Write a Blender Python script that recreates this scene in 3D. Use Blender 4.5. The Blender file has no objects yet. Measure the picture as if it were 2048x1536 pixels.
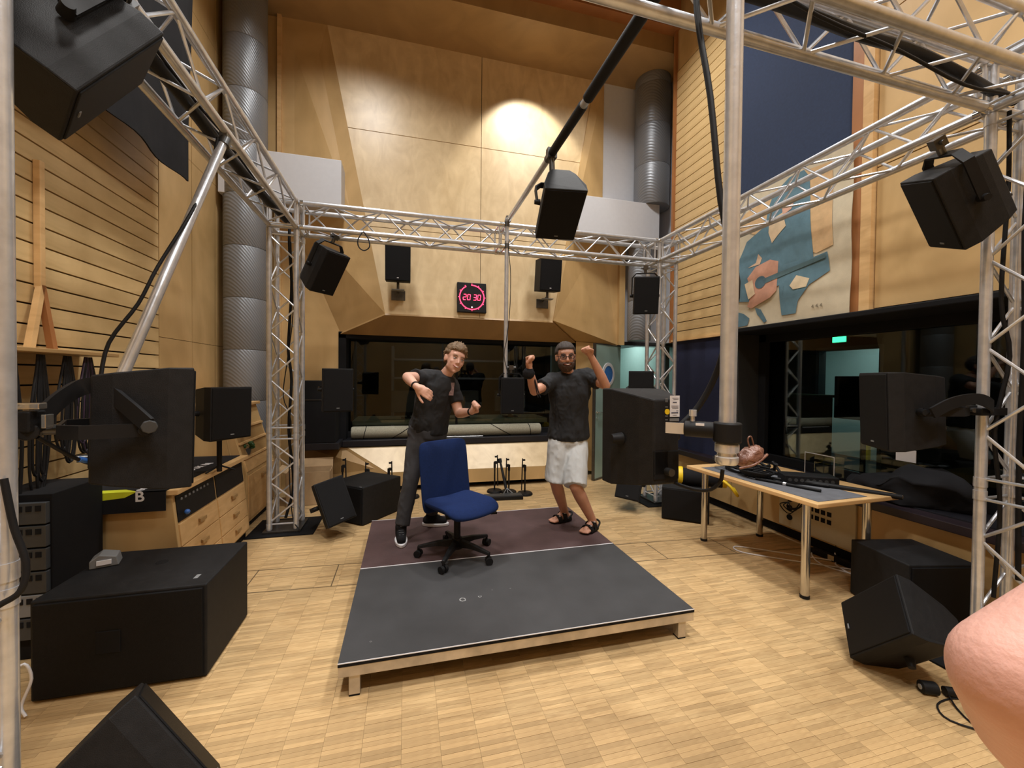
import bpy, bmesh, math, random
from mathutils import Vector, Matrix, Euler, noise
random.seed(7)
SC = bpy.context.scene
COL = SC.collection
V = Vector
PI = math.pi
R = math.radians

# ------------------------------------------------------------------ camera
cam_data = bpy.data.cameras.new('camera')
cam = bpy.data.objects.new('camera', cam_data)
COL.objects.link(cam)
SC.camera = cam
CAM = V((0.3127, -2.0797, 1.5629))
yaw, pitch, roll, FPX = 0.2533, -0.0169, 0.0101, 815.47
f_ = V((math.sin(yaw) * math.cos(pitch), math.cos(yaw) * math.cos(pitch), math.sin(pitch)))
r_ = V((math.cos(yaw), -math.sin(yaw), 0))
u_ = r_.cross(f_)
r2 = r_ * math.cos(roll) + u_ * math.sin(roll)
u2 = -r_ * math.sin(roll) + u_ * math.cos(roll)
cam.matrix_world = Matrix(((r2.x, u2.x, -f_.x, CAM.x), (r2.y, u2.y, -f_.y, CAM.y), (r2.z, u2.z, -f_.z, CAM.z), (0, 0, 0, 1)))
cam_data.sensor_width = 36
cam_data.lens = FPX / 2048 * 36
cam_data.clip_start = 0.05

# ------------------------------------------------------------------ world, lights, exposure
W = bpy.data.worlds.new('world'); SC.world = W; W.use_nodes = True
W.node_tree.nodes['Background'].inputs[0].default_value = (0.9, 0.93, 1, 1)
W.node_tree.nodes['Background'].inputs[1].default_value = 0.02
SC.view_settings.view_transform = 'Standard'
SC.view_settings.look = 'None'
SC.view_settings.gamma = 1
SC.view_settings.use_curve_mapping = False
SC.view_settings.exposure = 0.12

def light(kind, name, loc, target, power, size=0.5, color=(1, 0.93, 0.82), spot=None, blend=0.3):
    l = bpy.data.lights.new(name, kind)
    l.energy = power; l.color = color
    if kind == 'AREA': l.shape = 'DISK'; l.size = size; l.spread = R(spot or 180)
    if kind == 'SPOT': l.spot_size = R(spot); l.spot_blend = blend; l.shadow_soft_size = size
    o = bpy.data.objects.new(name, l); COL.objects.link(o)
    o.location = loc
    o.rotation_euler = (V(target) - V(loc)).to_track_quat('-Z', 'Y').to_euler()
    return o
WARM = (1, 0.95, 0.85)
NEUT = (1, 0.975, 0.94)
LAMPS = [(-0.3, 2.0, 6.7), (2.7, 2.0, 6.7), (-0.3, -0.8, 6.7), (2.7, -0.8, 6.7), (1.2, -3.2, 6.7), (-0.3, -3.2, 6.7), (2.7, -3.2, 6.7)]
for i, p in enumerate(LAMPS):
    light('AREA', 'hall_lamp', p, (p[0], p[1], 0), 62, 0.55, NEUT, 125)
light('SPOT', 'wall_spot', (0.25, 3.05, 6.75), (0.22, 3.95, 5.0), 170, 0.05, WARM, 75, 0.35)
light('SPOT', 'wall_spot', (2.0, 3.05, 6.15), (2.05, 3.95, 4.4), 120, 0.05, WARM, 75, 0.35)

# ------------------------------------------------------------------ materials
def nmat(name):
    m = bpy.data.materials.new(name); m.use_nodes = True
    nt = m.node_tree
    return m, nt, nt.nodes['Principled BSDF']
def lk(nt, a, b): nt.links.new(a, b)
def plain(name, col, rough=0.5, metal=0.0, var=0.12, scale=18, bump=0.0, bscale=120, spec=0.5, coat=0.0):
    m, nt, b = nmat(name)
    tc = nt.nodes.new('ShaderNodeTexCoord')
    n = nt.nodes.new('ShaderNodeTexNoise'); n.inputs['Scale'].default_value = scale; n.inputs['Detail'].default_value = 4
    lk(nt, tc.outputs['Object'], n.inputs['Vector'])
    cr = nt.nodes.new('ShaderNodeValToRGB')
    cr.color_ramp.elements[0].position = 0.3; cr.color_ramp.elements[1].position = 0.7
    cr.color_ramp.elements[0].color = tuple(c * (1 - var) for c in col) + (1,)
    cr.color_ramp.elements[1].color = tuple(min(1, c * (1 + var)) for c in col) + (1,)
    lk(nt, n.outputs['Fac'], cr.inputs['Fac']); lk(nt, cr.outputs['Color'], b.inputs['Base Color'])
    b.inputs['Roughness'].default_value = rough; b.inputs['Metallic'].default_value = metal
    b.inputs['Specular IOR Level'].default_value = spec
    if coat: b.inputs['Coat Weight'].default_value = coat
    if bump:
        n2 = nt.nodes.new('ShaderNodeTexNoise'); n2.inputs['Scale'].default_value = bscale; n2.inputs['Detail'].default_value = 3
        lk(nt, tc.outputs['Object'], n2.inputs['Vector'])
        bp = nt.nodes.new('ShaderNodeBump'); bp.inputs['Strength'].default_value = bump; bp.inputs['Distance'].default_value = 0.01
        lk(nt, n2.outputs['Fac'], bp.inputs['Height']); lk(nt, bp.outputs['Normal'], b.inputs['Normal'])
    return m
def wood(name, c1, c2, vec=(1, 1, 6), scale=3.0, rough=0.4, rnd=0.0, island=False, bump=0.05):
    m, nt, b = nmat(name)
    tc = nt.nodes.new('ShaderNodeTexCoord'); mp = nt.nodes.new('ShaderNodeMapping')
    mp.inputs['Scale'].default_value = vec
    lk(nt, tc.outputs['Object'], mp.inputs['Vector'])
    n = nt.nodes.new('ShaderNodeTexNoise'); n.inputs['Scale'].default_value = scale; n.inputs['Detail'].default_value = 6; n.inputs['Distortion'].default_value = 1.2
    lk(nt, mp.outputs['Vector'], n.inputs['Vector'])
    n2 = nt.nodes.new('ShaderNodeTexNoise'); n2.inputs['Scale'].default_value = scale * 0.35; n2.inputs['Detail'].default_value = 3; n2.inputs['Distortion'].default_value = 2
    lk(nt, tc.outputs['Object'], n2.inputs['Vector'])
    mx = nt.nodes.new('ShaderNodeMath'); mx.operation = 'MULTIPLY_ADD'; mx.inputs[1].default_value = 0.6
    m2 = nt.nodes.new('ShaderNodeMath'); m2.operation = 'MULTIPLY'; m2.inputs[1].default_value = 0.4
    lk(nt, n2.outputs['Fac'], m2.inputs[0]); lk(nt, n.outputs['Fac'], mx.inputs[0]); lk(nt, m2.outputs[0], mx.inputs[2])
    cr = nt.nodes.new('ShaderNodeValToRGB')
    cr.color_ramp.elements[0].position = 0.36; cr.color_ramp.elements[1].position = 0.64
    cr.color_ramp.elements[0].color = c1 + (1,); cr.color_ramp.elements[1].color = c2 + (1,)
    lk(nt, mx.outputs[0], cr.inputs['Fac'])
    out = cr.outputs['Color']
    if rnd:
        oi = nt.nodes.new('ShaderNodeObjectInfo')
        src = oi.outputs['Random']
        if island:
            g = nt.nodes.new('ShaderNodeNewGeometry')
            ad = nt.nodes.new('ShaderNodeMath'); ad.operation = 'ADD'
            lk(nt, oi.outputs['Random'], ad.inputs[0]); lk(nt, g.outputs['Random Per Island'], ad.inputs[1])
            fr = nt.nodes.new('ShaderNodeMath'); fr.operation = 'FRACT'; lk(nt, ad.outputs[0], fr.inputs[0]); src = fr.outputs[0]
        mr = nt.nodes.new('ShaderNodeMapRange'); mr.inputs['To Min'].default_value = 1 - rnd; mr.inputs['To Max'].default_value = 1 + rnd * 0.7
        lk(nt, src, mr.inputs['Value'])
        hs = nt.nodes.new('ShaderNodeHueSaturation'); lk(nt, mr.outputs[0], hs.inputs['Value']); lk(nt, out, hs.inputs['Color'])
        out = hs.outputs['Color']
    lk(nt, out, b.inputs['Base Color'])
    b.inputs['Roughness'].default_value = rough
    if bump:
        bp = nt.nodes.new('ShaderNodeBump'); bp.inputs['Strength'].default_value = bump; bp.inputs['Distance'].default_value = 0.01
        lk(nt, n.outputs['Fac'], bp.inputs['Height']); lk(nt, bp.outputs['Normal'], b.inputs['Normal'])
    return m
def emis(name, col, s):
    m, nt, b = nmat(name)
    b.inputs['Base Color'].default_value = col + (1,)
    b.inputs['Emission Color'].default_value = col + (1,); b.inputs['Emission Strength'].default_value = s
    return m
def glass(name, tint=(0.8, 0.85, 0.85), rough=0.0):
    m, nt, b = nmat(name)
    nt.nodes.remove(b)
    out = nt.nodes['Material Output']
    tr = nt.nodes.new('ShaderNodeBsdfTransparent'); tr.inputs[0].default_value = tint + (1,)
    gl = nt.nodes.new('ShaderNodeBsdfGlossy'); gl.inputs['Roughness'].default_value = rough; gl.inputs[0].default_value = (0.7, 0.75, 0.75, 1)
    fr = nt.nodes.new('ShaderNodeFresnel'); fr.inputs[0].default_value = 1.5
    mx = nt.nodes.new('ShaderNodeMixShader')
    lk(nt, fr.outputs[0], mx.inputs[0]); lk(nt, tr.outputs[0], mx.inputs[1]); lk(nt, gl.outputs[0], mx.inputs[2]); lk(nt, mx.outputs[0], out.inputs[0])
    return m
def rgb(r, g, b):
    return tuple(((c / 255) / 12.92 if c / 255 <= 0.04045 else ((c / 255 + 0.055) / 1.055) ** 2.4) for c in (r, g, b))

M = {}
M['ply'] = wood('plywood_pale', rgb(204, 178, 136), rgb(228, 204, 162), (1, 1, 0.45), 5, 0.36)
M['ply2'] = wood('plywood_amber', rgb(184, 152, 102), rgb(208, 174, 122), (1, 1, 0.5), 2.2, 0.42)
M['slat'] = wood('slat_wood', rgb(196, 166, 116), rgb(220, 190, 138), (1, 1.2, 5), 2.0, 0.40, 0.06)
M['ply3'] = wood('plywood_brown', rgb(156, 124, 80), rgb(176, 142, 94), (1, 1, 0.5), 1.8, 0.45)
M['floor'] = wood('parquet', rgb(180, 148, 104), rgb(206, 175, 128), (3, 22, 1), 3.0, 0.38, 0.19, True, 0.03)
M['floor_base'] = plain('floor_base', rgb(150, 112, 68), 0.6)
M['beech'] = wood('beech', rgb(200, 160, 108), rgb(224, 186, 132), (1, 1, 4), 3, 0.42)
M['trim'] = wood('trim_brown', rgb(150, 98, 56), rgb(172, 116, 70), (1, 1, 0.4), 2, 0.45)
M['white'] = plain('white_paint', rgb(206, 208, 214), 0.6, 0, 0.02)
M['black'] = plain('black_plastic', (0.010, 0.010, 0.011), 0.5, 0, 0.2, 30, 0.15, 300, spec=0.22)
M['paint'] = plain('black_textured_paint', (0.011, 0.011, 0.012), 0.62, 0, 0.2, 30, 0.25, 400, spec=0.22)
M['grille'] = plain('black_grille', (0.008, 0.008, 0.009), 0.55, 0.3, 0.3, 200, 0.4, 700, spec=0.22)
M['rubber'] = plain('black_rubber', (0.010, 0.010, 0.011), 0.55, 0, 0.1, spec=0.22)
M['matte'] = plain('matte_black', (0.006, 0.006, 0.007), 0.8, 0, 0.1, spec=0.22)
M['cloth'] = plain('black_cloth', (0.011, 0.011, 0.013), 0.9, 0, 0.2, 6, 0.3, 500, spec=0.22)
M['alu'] = plain('aluminium', (0.62, 0.64, 0.68), 0.28, 0.6, 0.12, 20, 0.05, 60)
M['alu2'] = plain('worn_aluminium', rgb(196, 186, 170), 0.42, 0.55, 0.22, 9, 0.1, 40)
M['chrome'] = plain('chrome', (0.62, 0.60, 0.56), 0.14, 0.9, 0.03)
M['silver'] = plain('silver', (0.72, 0.74, 0.78), 0.22, 0.6, 0.05)
M['steel'] = plain('dark_steel', (0.12, 0.12, 0.12), 0.35, 0.9)
M['copper'] = plain('brown_leather', rgb(120, 84, 70), 0.35, 0.1, 0.3, 20, 0.4, 60)
M['blue'] = plain('navy_fabric', rgb(42, 55, 82), 0.95, 0, 0.08, 40, 0.2, 500)
M['navy'] = plain('dark_navy_fabric', rgb(30, 36, 66), 0.95, 0, 0.08, 40, 0.2, 500)
M['chair'] = plain('chair_blue', rgb(24, 42, 86), 0.95, 0, 0.1, 60, 0.3, 600, spec=0.2)
M['maroon'] = plain('maroon_ply', rgb(76, 56, 56), 0.65, 0, 0.14, 7, 0.1, 90)
M['deck'] = plain('grey_deck', rgb(56, 56, 58), 0.6, 0, 0.14, 5, 0.1, 200)
M['plum'] = plain('plum_ledge', rgb(36, 27, 32), 0.4, 0, 0.1)
M['ledge'] = plain('dark_ledge', (0.014, 0.014, 0.018), 0.32, 0, 0.1)
M['teal'] = plain('teal_door', rgb(146, 172, 166), 0.4, 0, 0.03, 2)
M['carpet'] = plain('carpet_roll', rgb(160, 156, 138), 0.95, 0, 0.15, 60, 0.3, 400)
M['card'] = plain('cardboard', rgb(176, 148, 112), 0.8, 0, 0.06)
M['grey'] = plain('grey_plastic', rgb(120, 122, 124), 0.5, 0, 0.06)
M['dgrey'] = plain('dark_grey_panel', rgb(58, 60, 62), 0.5, 0.1, 0.08)
M['beigeplate'] = plain('beige_plate', rgb(188, 176, 146), 0.5, 0, 0.03)
M['wht'] = plain('white_plastic', rgb(225, 225, 230), 0.5, 0, 0.02)
M['yellow'] = plain('yellow', rgb(232, 196, 30), 0.5, 0, 0.05)
M['lime'] = plain('lime_print', rgb(205, 212, 40), 0.6, 0, 0.05)
M['bluep'] = plain('blue_plastic', rgb(60, 110, 190), 0.4, 0, 0.05)
M['green'] = plain('green_leaf', rgb(40, 80, 40), 0.5, 0, 0.3, 30)
M['glass'] = glass('window_glass')
M['lens'] = glass('spectacle_lens', (0.75, 0.75, 0.78)); M['lens'].node_tree.nodes['Glossy BSDF'].inputs[0].default_value = (0.12, 0.12, 0.12, 1)
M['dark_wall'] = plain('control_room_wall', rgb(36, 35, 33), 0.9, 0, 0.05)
M['tan'] = plain('reflection_tan', rgb(150, 144, 110), 0.7, 0, 0.08)
M['corr'] = plain('corridor_paint', rgb(190, 215, 210), 0.7, 0, 0.02)
M['led'] = emis('red_led', (1.0, 0.03, 0.08), 6)
M['ledw'] = emis('white_led', (1.0, 0.8, 0.8), 6)
M['exit'] = emis('exit_green', (0.05, 0.8, 0.3), 3.5)
M['winblue'] = plain('blue_window', rgb(50, 110, 190), 0.3, 0, 0.1)

def duct_mat():
    m, nt, b = nmat('spiral_duct')
    tc = nt.nodes.new('ShaderNodeTexCoord'); mp = nt.nodes.new('ShaderNodeMapping')
    lk(nt, tc.outputs['Object'], mp.inputs['Vector'])
    w = nt.nodes.new('ShaderNodeTexWave'); w.wave_type = 'BANDS'; w.bands_direction = 'DIAGONAL'; w.inputs['Scale'].default_value = 14; w.inputs['Distortion'].default_value = 0.2
    lk(nt, mp.outputs['Vector'], w.inputs['Vector'])
    bp = nt.nodes.new('ShaderNodeBump'); bp.inputs['Strength'].default_value = 0.25; bp.inputs['Distance'].default_value = 0.01
    lk(nt, w.outputs['Fac'], bp.inputs['Height']); lk(nt, bp.outputs['Normal'], b.inputs['Normal'])
    b.inputs['Base Color'].default_value = rgb(134, 137, 142) + (1,)
    b.inputs['Roughness'].default_value = 0.42; b.inputs['Metallic'].default_value = 0.35
    return m
M['duct'] = duct_mat()
def skin_mat(name, c):
    m = plain(name, c, 0.5, 0, 0.10, 9, 0.12, 160)
    b = m.node_tree.nodes['Principled BSDF']
    b.inputs['Subsurface Weight'].default_value = 0.08
    b.inputs['Subsurface Radius'].default_value = (0.02, 0.008, 0.004)
    return m
M['skin1'] = skin_mat('skin_fair', rgb(206, 160, 140))
M['skin2'] = skin_mat('skin_tan', rgb(192, 142, 118))
M['skin3'] = skin_mat('skin_pink', rgb(208, 160, 146))

# ------------------------------------------------------------------ mesh helpers
class B:
    def __init__(s): s.v = []; s.f = []
    def add(s, vs, fs):
        n = len(s.v); s.v += [V(x) for x in vs]; s.f += [[i + n for i in f] for f in fs]; return s
    def box(s, c, d, m=None):
        x, y, z = (k / 2 for k in d); c = V(c)
        vs = [V((a * x, b_ * y, e * z)) for a, b_, e in ((-1, -1, -1), (1, -1, -1), (1, 1, -1), (-1, 1, -1), (-1, -1, 1), (1, -1, 1), (1, 1, 1), (-1, 1, 1))]
        if m is not None: vs = [m @ v for v in vs]
        return s.add([v + c for v in vs], [(3, 2, 1, 0), (4, 5, 6, 7), (0, 1, 5, 4), (1, 2, 6, 5), (2, 3, 7, 6), (3, 0, 4, 7)])
    def bb(s, a, b_):
        a, b_ = V(a), V(b_); return s.box((a + b_) / 2, b_ - a)
    def cyl(s, p, q, r, r2=None, n=12, cap=True):
        p, q = V(p), V(q); r2 = r if r2 is None else r2
        d = (q - p).normalized(); a = d.orthogonal().normalized(); b_ = d.cross(a)
        vs = []
        for (c, rr) in ((p, r), (q, r2)):
            for i in range(n):
                t = 2 * PI * i / n; vs.append(c + (a * math.cos(t) + b_ * math.sin(t)) * rr)
        fs = [(i, (i + 1) % n, n + (i + 1) % n, n + i) for i in range(n)]
        if cap: fs += [tuple(range(n - 1, -1, -1)), tuple(range(n, 2 * n))]
        return s.add(vs, fs)
    def rings(s, rs, cap=True, closed=False):
        n = len(rs[0]); vs = [v for r in rs for v in r]; fs = []
        m = len(rs)
        for k in range(m if closed else m - 1):
            k2 = (k + 1) % m
            for i in range(n): fs.append((k * n + i, k * n + (i + 1) % n, k2 * n + (i + 1) % n, k2 * n + i))
        if cap and not closed: fs += [tuple(range(n - 1, -1, -1)), tuple(range((m - 1) * n, m * n))]
        return s.add(vs, fs)
    def tube(s, pts, r, n=8, closed=False, smooth=4):
        pts = [V(p) for p in pts]
        if smooth and len(pts) > 2: pts = catmull(pts, smooth, closed)
        rs = []; prev = None; m = len(pts)
        for i, p in enumerate(pts):
            a = pts[(i - 1) % m] if (closed or i) else p; b_ = pts[(i + 1) % m] if (closed or i < m - 1) else p
            d = (b_ - a).normalized()
            if prev is None: u = d.orthogonal().normalized()
            else:
                u = prev - d * prev.dot(d); u = u.normalized() if u.length > 1e-6 else d.orthogonal().normalized()
            prev = u; w = d.cross(u)
            rr = r(i / (m - 1)) if callable(r) else r
            rs.append([p + (u * math.cos(2 * PI * k / n) + w * math.sin(2 * PI * k / n)) * rr for k in range(n)])
        return s.rings(rs, True, closed)
    def lathe(s, prof, c=(0, 0, 0), n=20, axis='z'):
        c = V(c); rs = []
        for (r, z) in prof:
            ring = []
            for k in range(n):
                t = 2 * PI * k / n; x, y = r * math.cos(t), r * math.sin(t)
                ring.append(c + (V((x, y, z)) if axis == 'z' else V((x, z, y)) if axis == 'y' else V((z, x, y))))
            rs.append(ring)
        return s.rings(rs)
    def prism(s, poly, a, b_, axis='z'):
        n = len(poly); vs = []
        for h in (a, b_):
            for (x, y) in poly: vs.append((x, y, h) if axis == 'z' else (x, h, y) if axis == 'y' else (h, x, y))
        return s.add(vs, [tuple(range(n - 1, -1, -1)), tuple(range(n, 2 * n))] + [(i, (i + 1) % n, n + (i + 1) % n, n + i) for i in range(n)])
    def slab(s, pts, t):
        pts = [V(p) for p in pts]; nrm = (pts[1] - pts[0]).cross(pts[2] - pts[0]).normalized() * t; n = len(pts)
        return s.add(pts + [p - nrm for p in pts], [tuple(range(n)), tuple(range(2 * n - 1, n - 1, -1))] + [(i, n + i, n + (i + 1) % n, (i + 1) % n) for i in range(n)])
    def sph(s, c, r, n=12, m=8, mat=None):
        r = V((r, r, r)) if not hasattr(r, '__len__') else V(r); vs = []; fs = []
        for j in range(m + 1):
            ph = PI * j / m
            for i in range(n):
                t = 2 * PI * i / n
                p = V((math.sin(ph) * math.cos(t) * r.x, math.sin(ph) * math.sin(t) * r.y, math.cos(ph) * r.z))
                vs.append((mat @ p if mat is not None else p) + V(c))
        for j in range(m):
            for i in range(n): fs.append((j * n + i, (j + 1) * n + i, (j + 1) * n + (i + 1) % n, j * n + (i + 1) % n))
        return s.add(vs, fs)
    def caps(s, p, q, r, r2, n=14):
        p, q = V(p), V(q); s.cyl(p, q, r, r2, n); s.sph(p, r, n, 8); s.sph(q, r2, n, 8); return s
    def xf(s, m):
        s.v = [m @ v for v in s.v]; return s
    def mesh(s, name, mat, smooth=False):
        me = bpy.data.meshes.new(name)
        me.from_pydata([tuple(v) for v in s.v], [], s.f)
        bm = bmesh.new(); bm.from_mesh(me)
        bmesh.ops.remove_doubles(bm, verts=bm.verts, dist=1e-6)
        bmesh.ops.recalc_face_normals(bm, faces=bm.faces)
        bm.to_mesh(me); bm.free()
        me.materials.append(mat)
        if smooth:
            for p in me.polygons: p.use_smooth = True
            me.set_sharp_from_angle(angle=R(smooth if smooth is not True else 40))
        return me
    def build(s, name, mat, parent=None, smooth=False, bevel=0.0, loc=None, mw=None):
        me = s.mesh(name, mat, smooth)
        return link(name, me, parent, bevel, loc, mw)
def link(name, me, parent=None, bevel=0, loc=None, mw=None):
    o = bpy.data.objects.new(name, me); COL.objects.link(o)
    if parent: o.parent = parent
    if loc is not None: o.location = loc
    if mw is not None: o.matrix_local = mw
    if bevel:
        md = o.modifiers.new('bevel', 'BEVEL'); md.width = bevel; md.segments = 2; md.limit_method = 'ANGLE'; md.angle_limit = R(35)
    return o
def catmull(P, k, closed=False):
    out = []; n = len(P)
    rng = range(n) if closed else range(n - 1)
    for i in rng:
        p1, p2 = P[i], P[(i + 1) % n]
        p0 = P[(i - 1) % n] if (closed or i) else p1 * 2 - p2
        p3 = P[(i + 2) % n] if (closed or i < n - 2) else p2 * 2 - p1
        for j in range(k):
            t = j / k
            out.append(0.5 * ((2 * p1) + (p2 - p0) * t + (2 * p0 - 5 * p1 + 4 * p2 - p3) * t * t + (3 * p1 - p0 - 3 * p2 + p3) * t ** 3))
    if not closed: out.append(P[-1])
    return out
def tag(o, label=None, cat=None, group=None, kind=None):
    if label: o['label'] = label
    if cat: o['category'] = cat
    if group: o['group'] = group
    if kind: o['kind'] = kind
    return o
def thing(name, label, cat, loc=(0, 0, 0), rot=None, group=None):
    o = bpy.data.objects.new(name, None); COL.objects.link(o)
    o.empty_display_size = 0.1
    o.location = loc
    if rot is not None:
        if isinstance(rot, (int, float)): o.rotation_euler = (0, 0, rot)
        elif isinstance(rot, Matrix): o.rotation_euler = rot.to_euler()
        else: o.rotation_euler = rot
    return tag(o, label, cat, group)
def struct(name, b, mat, parent=None, **k):
    o = b.build(name, mat, parent, **k)
    if not parent: o['kind'] = 'structure'
    return o
def kids(o): return [c for c in COL.objects if c.parent == o]
def dup(root, loc, rot=None, label=None, group=None, skip=()):
    r = root.copy(); COL.objects.link(r); r.location = loc
    if rot is not None: r.rotation_euler = rot.to_euler() if isinstance(rot, Matrix) else rot
    if label: r['label'] = label
    if group: r['group'] = group
    for c in kids(root):
        if c.name.split('.')[0] in skip: continue
        n = c.copy(); COL.objects.link(n); n.parent = r
        for g in kids(c):
            h = g.copy(); COL.objects.link(h); h.parent = n
    return r
def single(name, b, mat, label, cat, group=None, smooth=False, bevel=0, base=None):
    """one-mesh thing, origin at its base"""
    lo = V((sum(v.x for v in b.v) / len(b.v), sum(v.y for v in b.v) / len(b.v), min(v.z for v in b.v))) if base is None else V(base)
    b.v = [v - lo for v in b.v]
    o = b.build(name, mat, None, smooth, bevel, lo)
    return tag(o, label, cat, group)

# ================================================================== STRUCTURE
XL, XR, YF, YB, ZC = -1.88, 4.05, 4.0, -4.6, 7.0
# floor : base slab + parquet strips
fl = struct('floor', B().bb((-2.2, YB, -0.12), (4.9, 4.4, -0.012)), M['floor_base'])
SL, SW, GAP = 0.160, 0.0229, 0.0008
sm = B().bb((0, 0, -0.012), (SL - GAP, SW - GAP, 0)).mesh('strip', M['floor'])
cells = []
i0 = 0
x = -2.1
while x < 4.85:
    off = random.choice((0, 0.25, 0.5, 0.75)) * SW * 7
    y = YB + off * 0
    while y < 4.3:
        cells.append((x, y)); y += SW
    x += SL
def hidden(c):
    return c[1] < -1.6
vis = []; rest = []
for c in cells:
    cx, cy = c[0] + SL / 2, c[1] + SW / 2
    q = V((cx, cy, 0)) - CAM
    d = q.dot(f_)
    px = 1024 + FPX * q.dot(r2) / d if d > 0.05 else 99999
    py = 768 - FPX * q.dot(u2) / d if d > 0.05 else 99999
    inside = -20 < px < 2068 and py < 1545 and not (-0.02 < cx < 2.02 and 0 < cy < 2.0)
    (vis if inside else rest).append((d, c))
vis.sort(key=lambda t: t[0])
near = vis[:300]; far = vis[300:] + [t for t in rest if t[1][1] > -4.5]
shift = {}
def col_shift(x):
    k = round(x / SL)
    if k not in shift: shift[k] = random.choice((0, 0.33, 0.66, 0.15)) * SL * 0
    return shift[k]
for d, c in near:
    o = link('floor_strip', sm, fl, 0, (c[0] + GAP / 2, c[1] + GAP / 2, random.uniform(-0.0006, 0.0004)))
fb = B()
for d, c in far:
    h = random.uniform(-0.0006, 0.0004)
    x0, y0, x1, y1 = c[0] + GAP / 2, c[1] + GAP / 2, c[0] + SL - GAP / 2, c[1] + SW - GAP / 2
    n = len(fb.v)
    fb.v += [V((x0, y0, h)), V((x1, y0, h)), V((x1, y1, h)), V((x0, y1, h)), V((x0, y0, -0.012)), V((x1, y0, -0.012)), V((x1, y1, -0.012)), V((x0, y1, -0.012))]
    fb.f += [[n, n + 1, n + 2, n + 3], [n + 4, n + 5, n + 1, n], [n + 5, n + 6, n + 2, n + 1], [n + 6, n + 7, n + 3, n + 2], [n + 7, n + 4, n, n + 3]]
me = bpy.data.meshes.new('parquet_strips'); me.from_pydata([tuple(v) for v in fb.v], [], fb.f); me.materials.append(M['floor'])
tag(link('parquet_strips', me, fl), kind='stuff')
# floor duct lids: thin dark steel edges
M['inlay'] = plain('floor_inlay', rgb(118, 100, 74), 0.4, 0.3)
for (xa, ya, xb, yb) in ((-1.0, 1.56, 4.0, 1.24), (-1.0, 1.20, 4.0, 0.88)):
    struct('floor_inlay', B().slab([(xa, ya - 0.004, 0.0012), (xb, yb - 0.004, 0.0012), (xb, yb + 0.004, 0.0012), (xa, ya + 0.004, 0.0012)], 0.003), M['inlay'], fl)
for xx in (-0.82, -0.22, 2.52, 3.2):
    struct('floor_inlay', B().slab([(xx - 0.004, 1.20 - 0.064 * (xx + 1), 0.0012), (xx + 0.004, 1.20 - 0.064 * (xx + 1), 0.0012), (xx + 0.004, 1.56 - 0.064 * (xx + 1), 0.0012), (xx - 0.004, 1.56 - 0.064 * (xx + 1), 0.0012)], 0.003), M['inlay'], fl)

ce = struct('ceiling', B().bb((-2.2, YB, ZC), (4.9, 4.6, ZC + 0.15)), plain('ceiling_paint', rgb(70, 58, 48), 0.9))
# soffit beam in front of far wall top
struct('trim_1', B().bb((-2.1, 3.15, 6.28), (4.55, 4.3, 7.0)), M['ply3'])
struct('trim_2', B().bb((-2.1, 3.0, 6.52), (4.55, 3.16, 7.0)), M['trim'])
# lamps' housings on the ceiling
for p in LAMPS:
    t = thing('ceiling_lamp', 'round grey downlight hanging on the hall ceiling', 'lamp', (p[0], p[1], 6.72), None, 'round ceiling downlights')
    B().lathe([(0.0, 0.28), (0.30, 0.28), (0.32, 0.0), (0.30, 0.0), (0.28, 0.22), (0.0, 0.22)]).build('lamp_shade', M['grey'], t, 40)

# ---- far wall
fw = struct('wall_far', B().bb((-2.1, 4.32, 2.16), (4.9, 4.45, ZC)).bb((-2.1, 4.32, 0), (-0.6, 4.45, 2.16)).bb((-0.6, 4.32, 0), (2.93, 4.45, 0.7)).bb((2.93, 4.32, 0), (3.70, 4.45, 2.16)), M['dark_wall'])
def pan(name, pts, mat, parent, t=0.03): return struct(name, B().slab(pts, t), mat, parent)
# tilted central panel: a grid of plywood boards with open joints
A0, A1, C0, C1 = V((0.03, 3.65, 2.40)), V((2.41, 3.65, 2.40)), V((-0.75, 3.95, 6.30)), V((3.17, 3.95, 6.30))
def cp(u, v): return (A0.lerp(A1, u)).lerp(C0.lerp(C1, u), v)
vs_ = [0, 0.30, 0.64, 1.0]; us_ = [0, 0.54, 1.0]
for j in range(3):
    for i in range(2):
        g = 0.0012
        pan('plywood_panel', [cp(us_[i] + (g if i else 0), vs_[j] + (g if j else 0)), cp(us_[i + 1] - (g if i == 0 else 0), vs_[j] + (g if j else 0)), cp(us_[i + 1] - (g if i == 0 else 0), vs_[j + 1] - g), cp(us_[i] + (g if i else 0), vs_[j + 1] - g)], M['ply'], fw, 0.02)
# left flank
D_ = V((-0.58, 4.0, 2.157)); E0, E1 = V((-1.30, 3.97, 0.0)), V((-1.30, 3.97, 6.3)); Dn = V((-0.58, 4.0, 0.58))
pan('flank_panel', [E1, C0, A0, V((-1.3, 3.97, 3.9))][::-1], M['ply2'], fw)
pan('flank_panel', [V((-1.3, 3.97, 3.893)), A0, D_][::-1], M['ply2'], fw)
pan('flank_panel', [V((-1.3, 3.97, 3.886)), D_, Dn, E0][::-1], M['ply2'], fw)
# right flank
D2 = V((2.93, 4.0, 2.14)); F0, F1 = V((3.62, 3.95, 2.1)), V((3.62, 3.95, 3.9))
pan('flank_panel', [C1, V((3.33, 3.95, 6.3)), V((3.33, 3.95, 3.85)), A1], M['ply2'], fw)
pan('flank_panel', [A1, V((3.33, 3.95, 3.84)), V((3.62, 3.95, 3.84)), V((3.62, 3.95, 2.1)), D2], M['ply2'], fw)
pan('flank_panel', [D2, V((3.62, 3.95, 2.1)), V((3.62, 3.95, 0.0)), V((2.93, 4.0, 0.1))], M['ply2'], fw)
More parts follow.
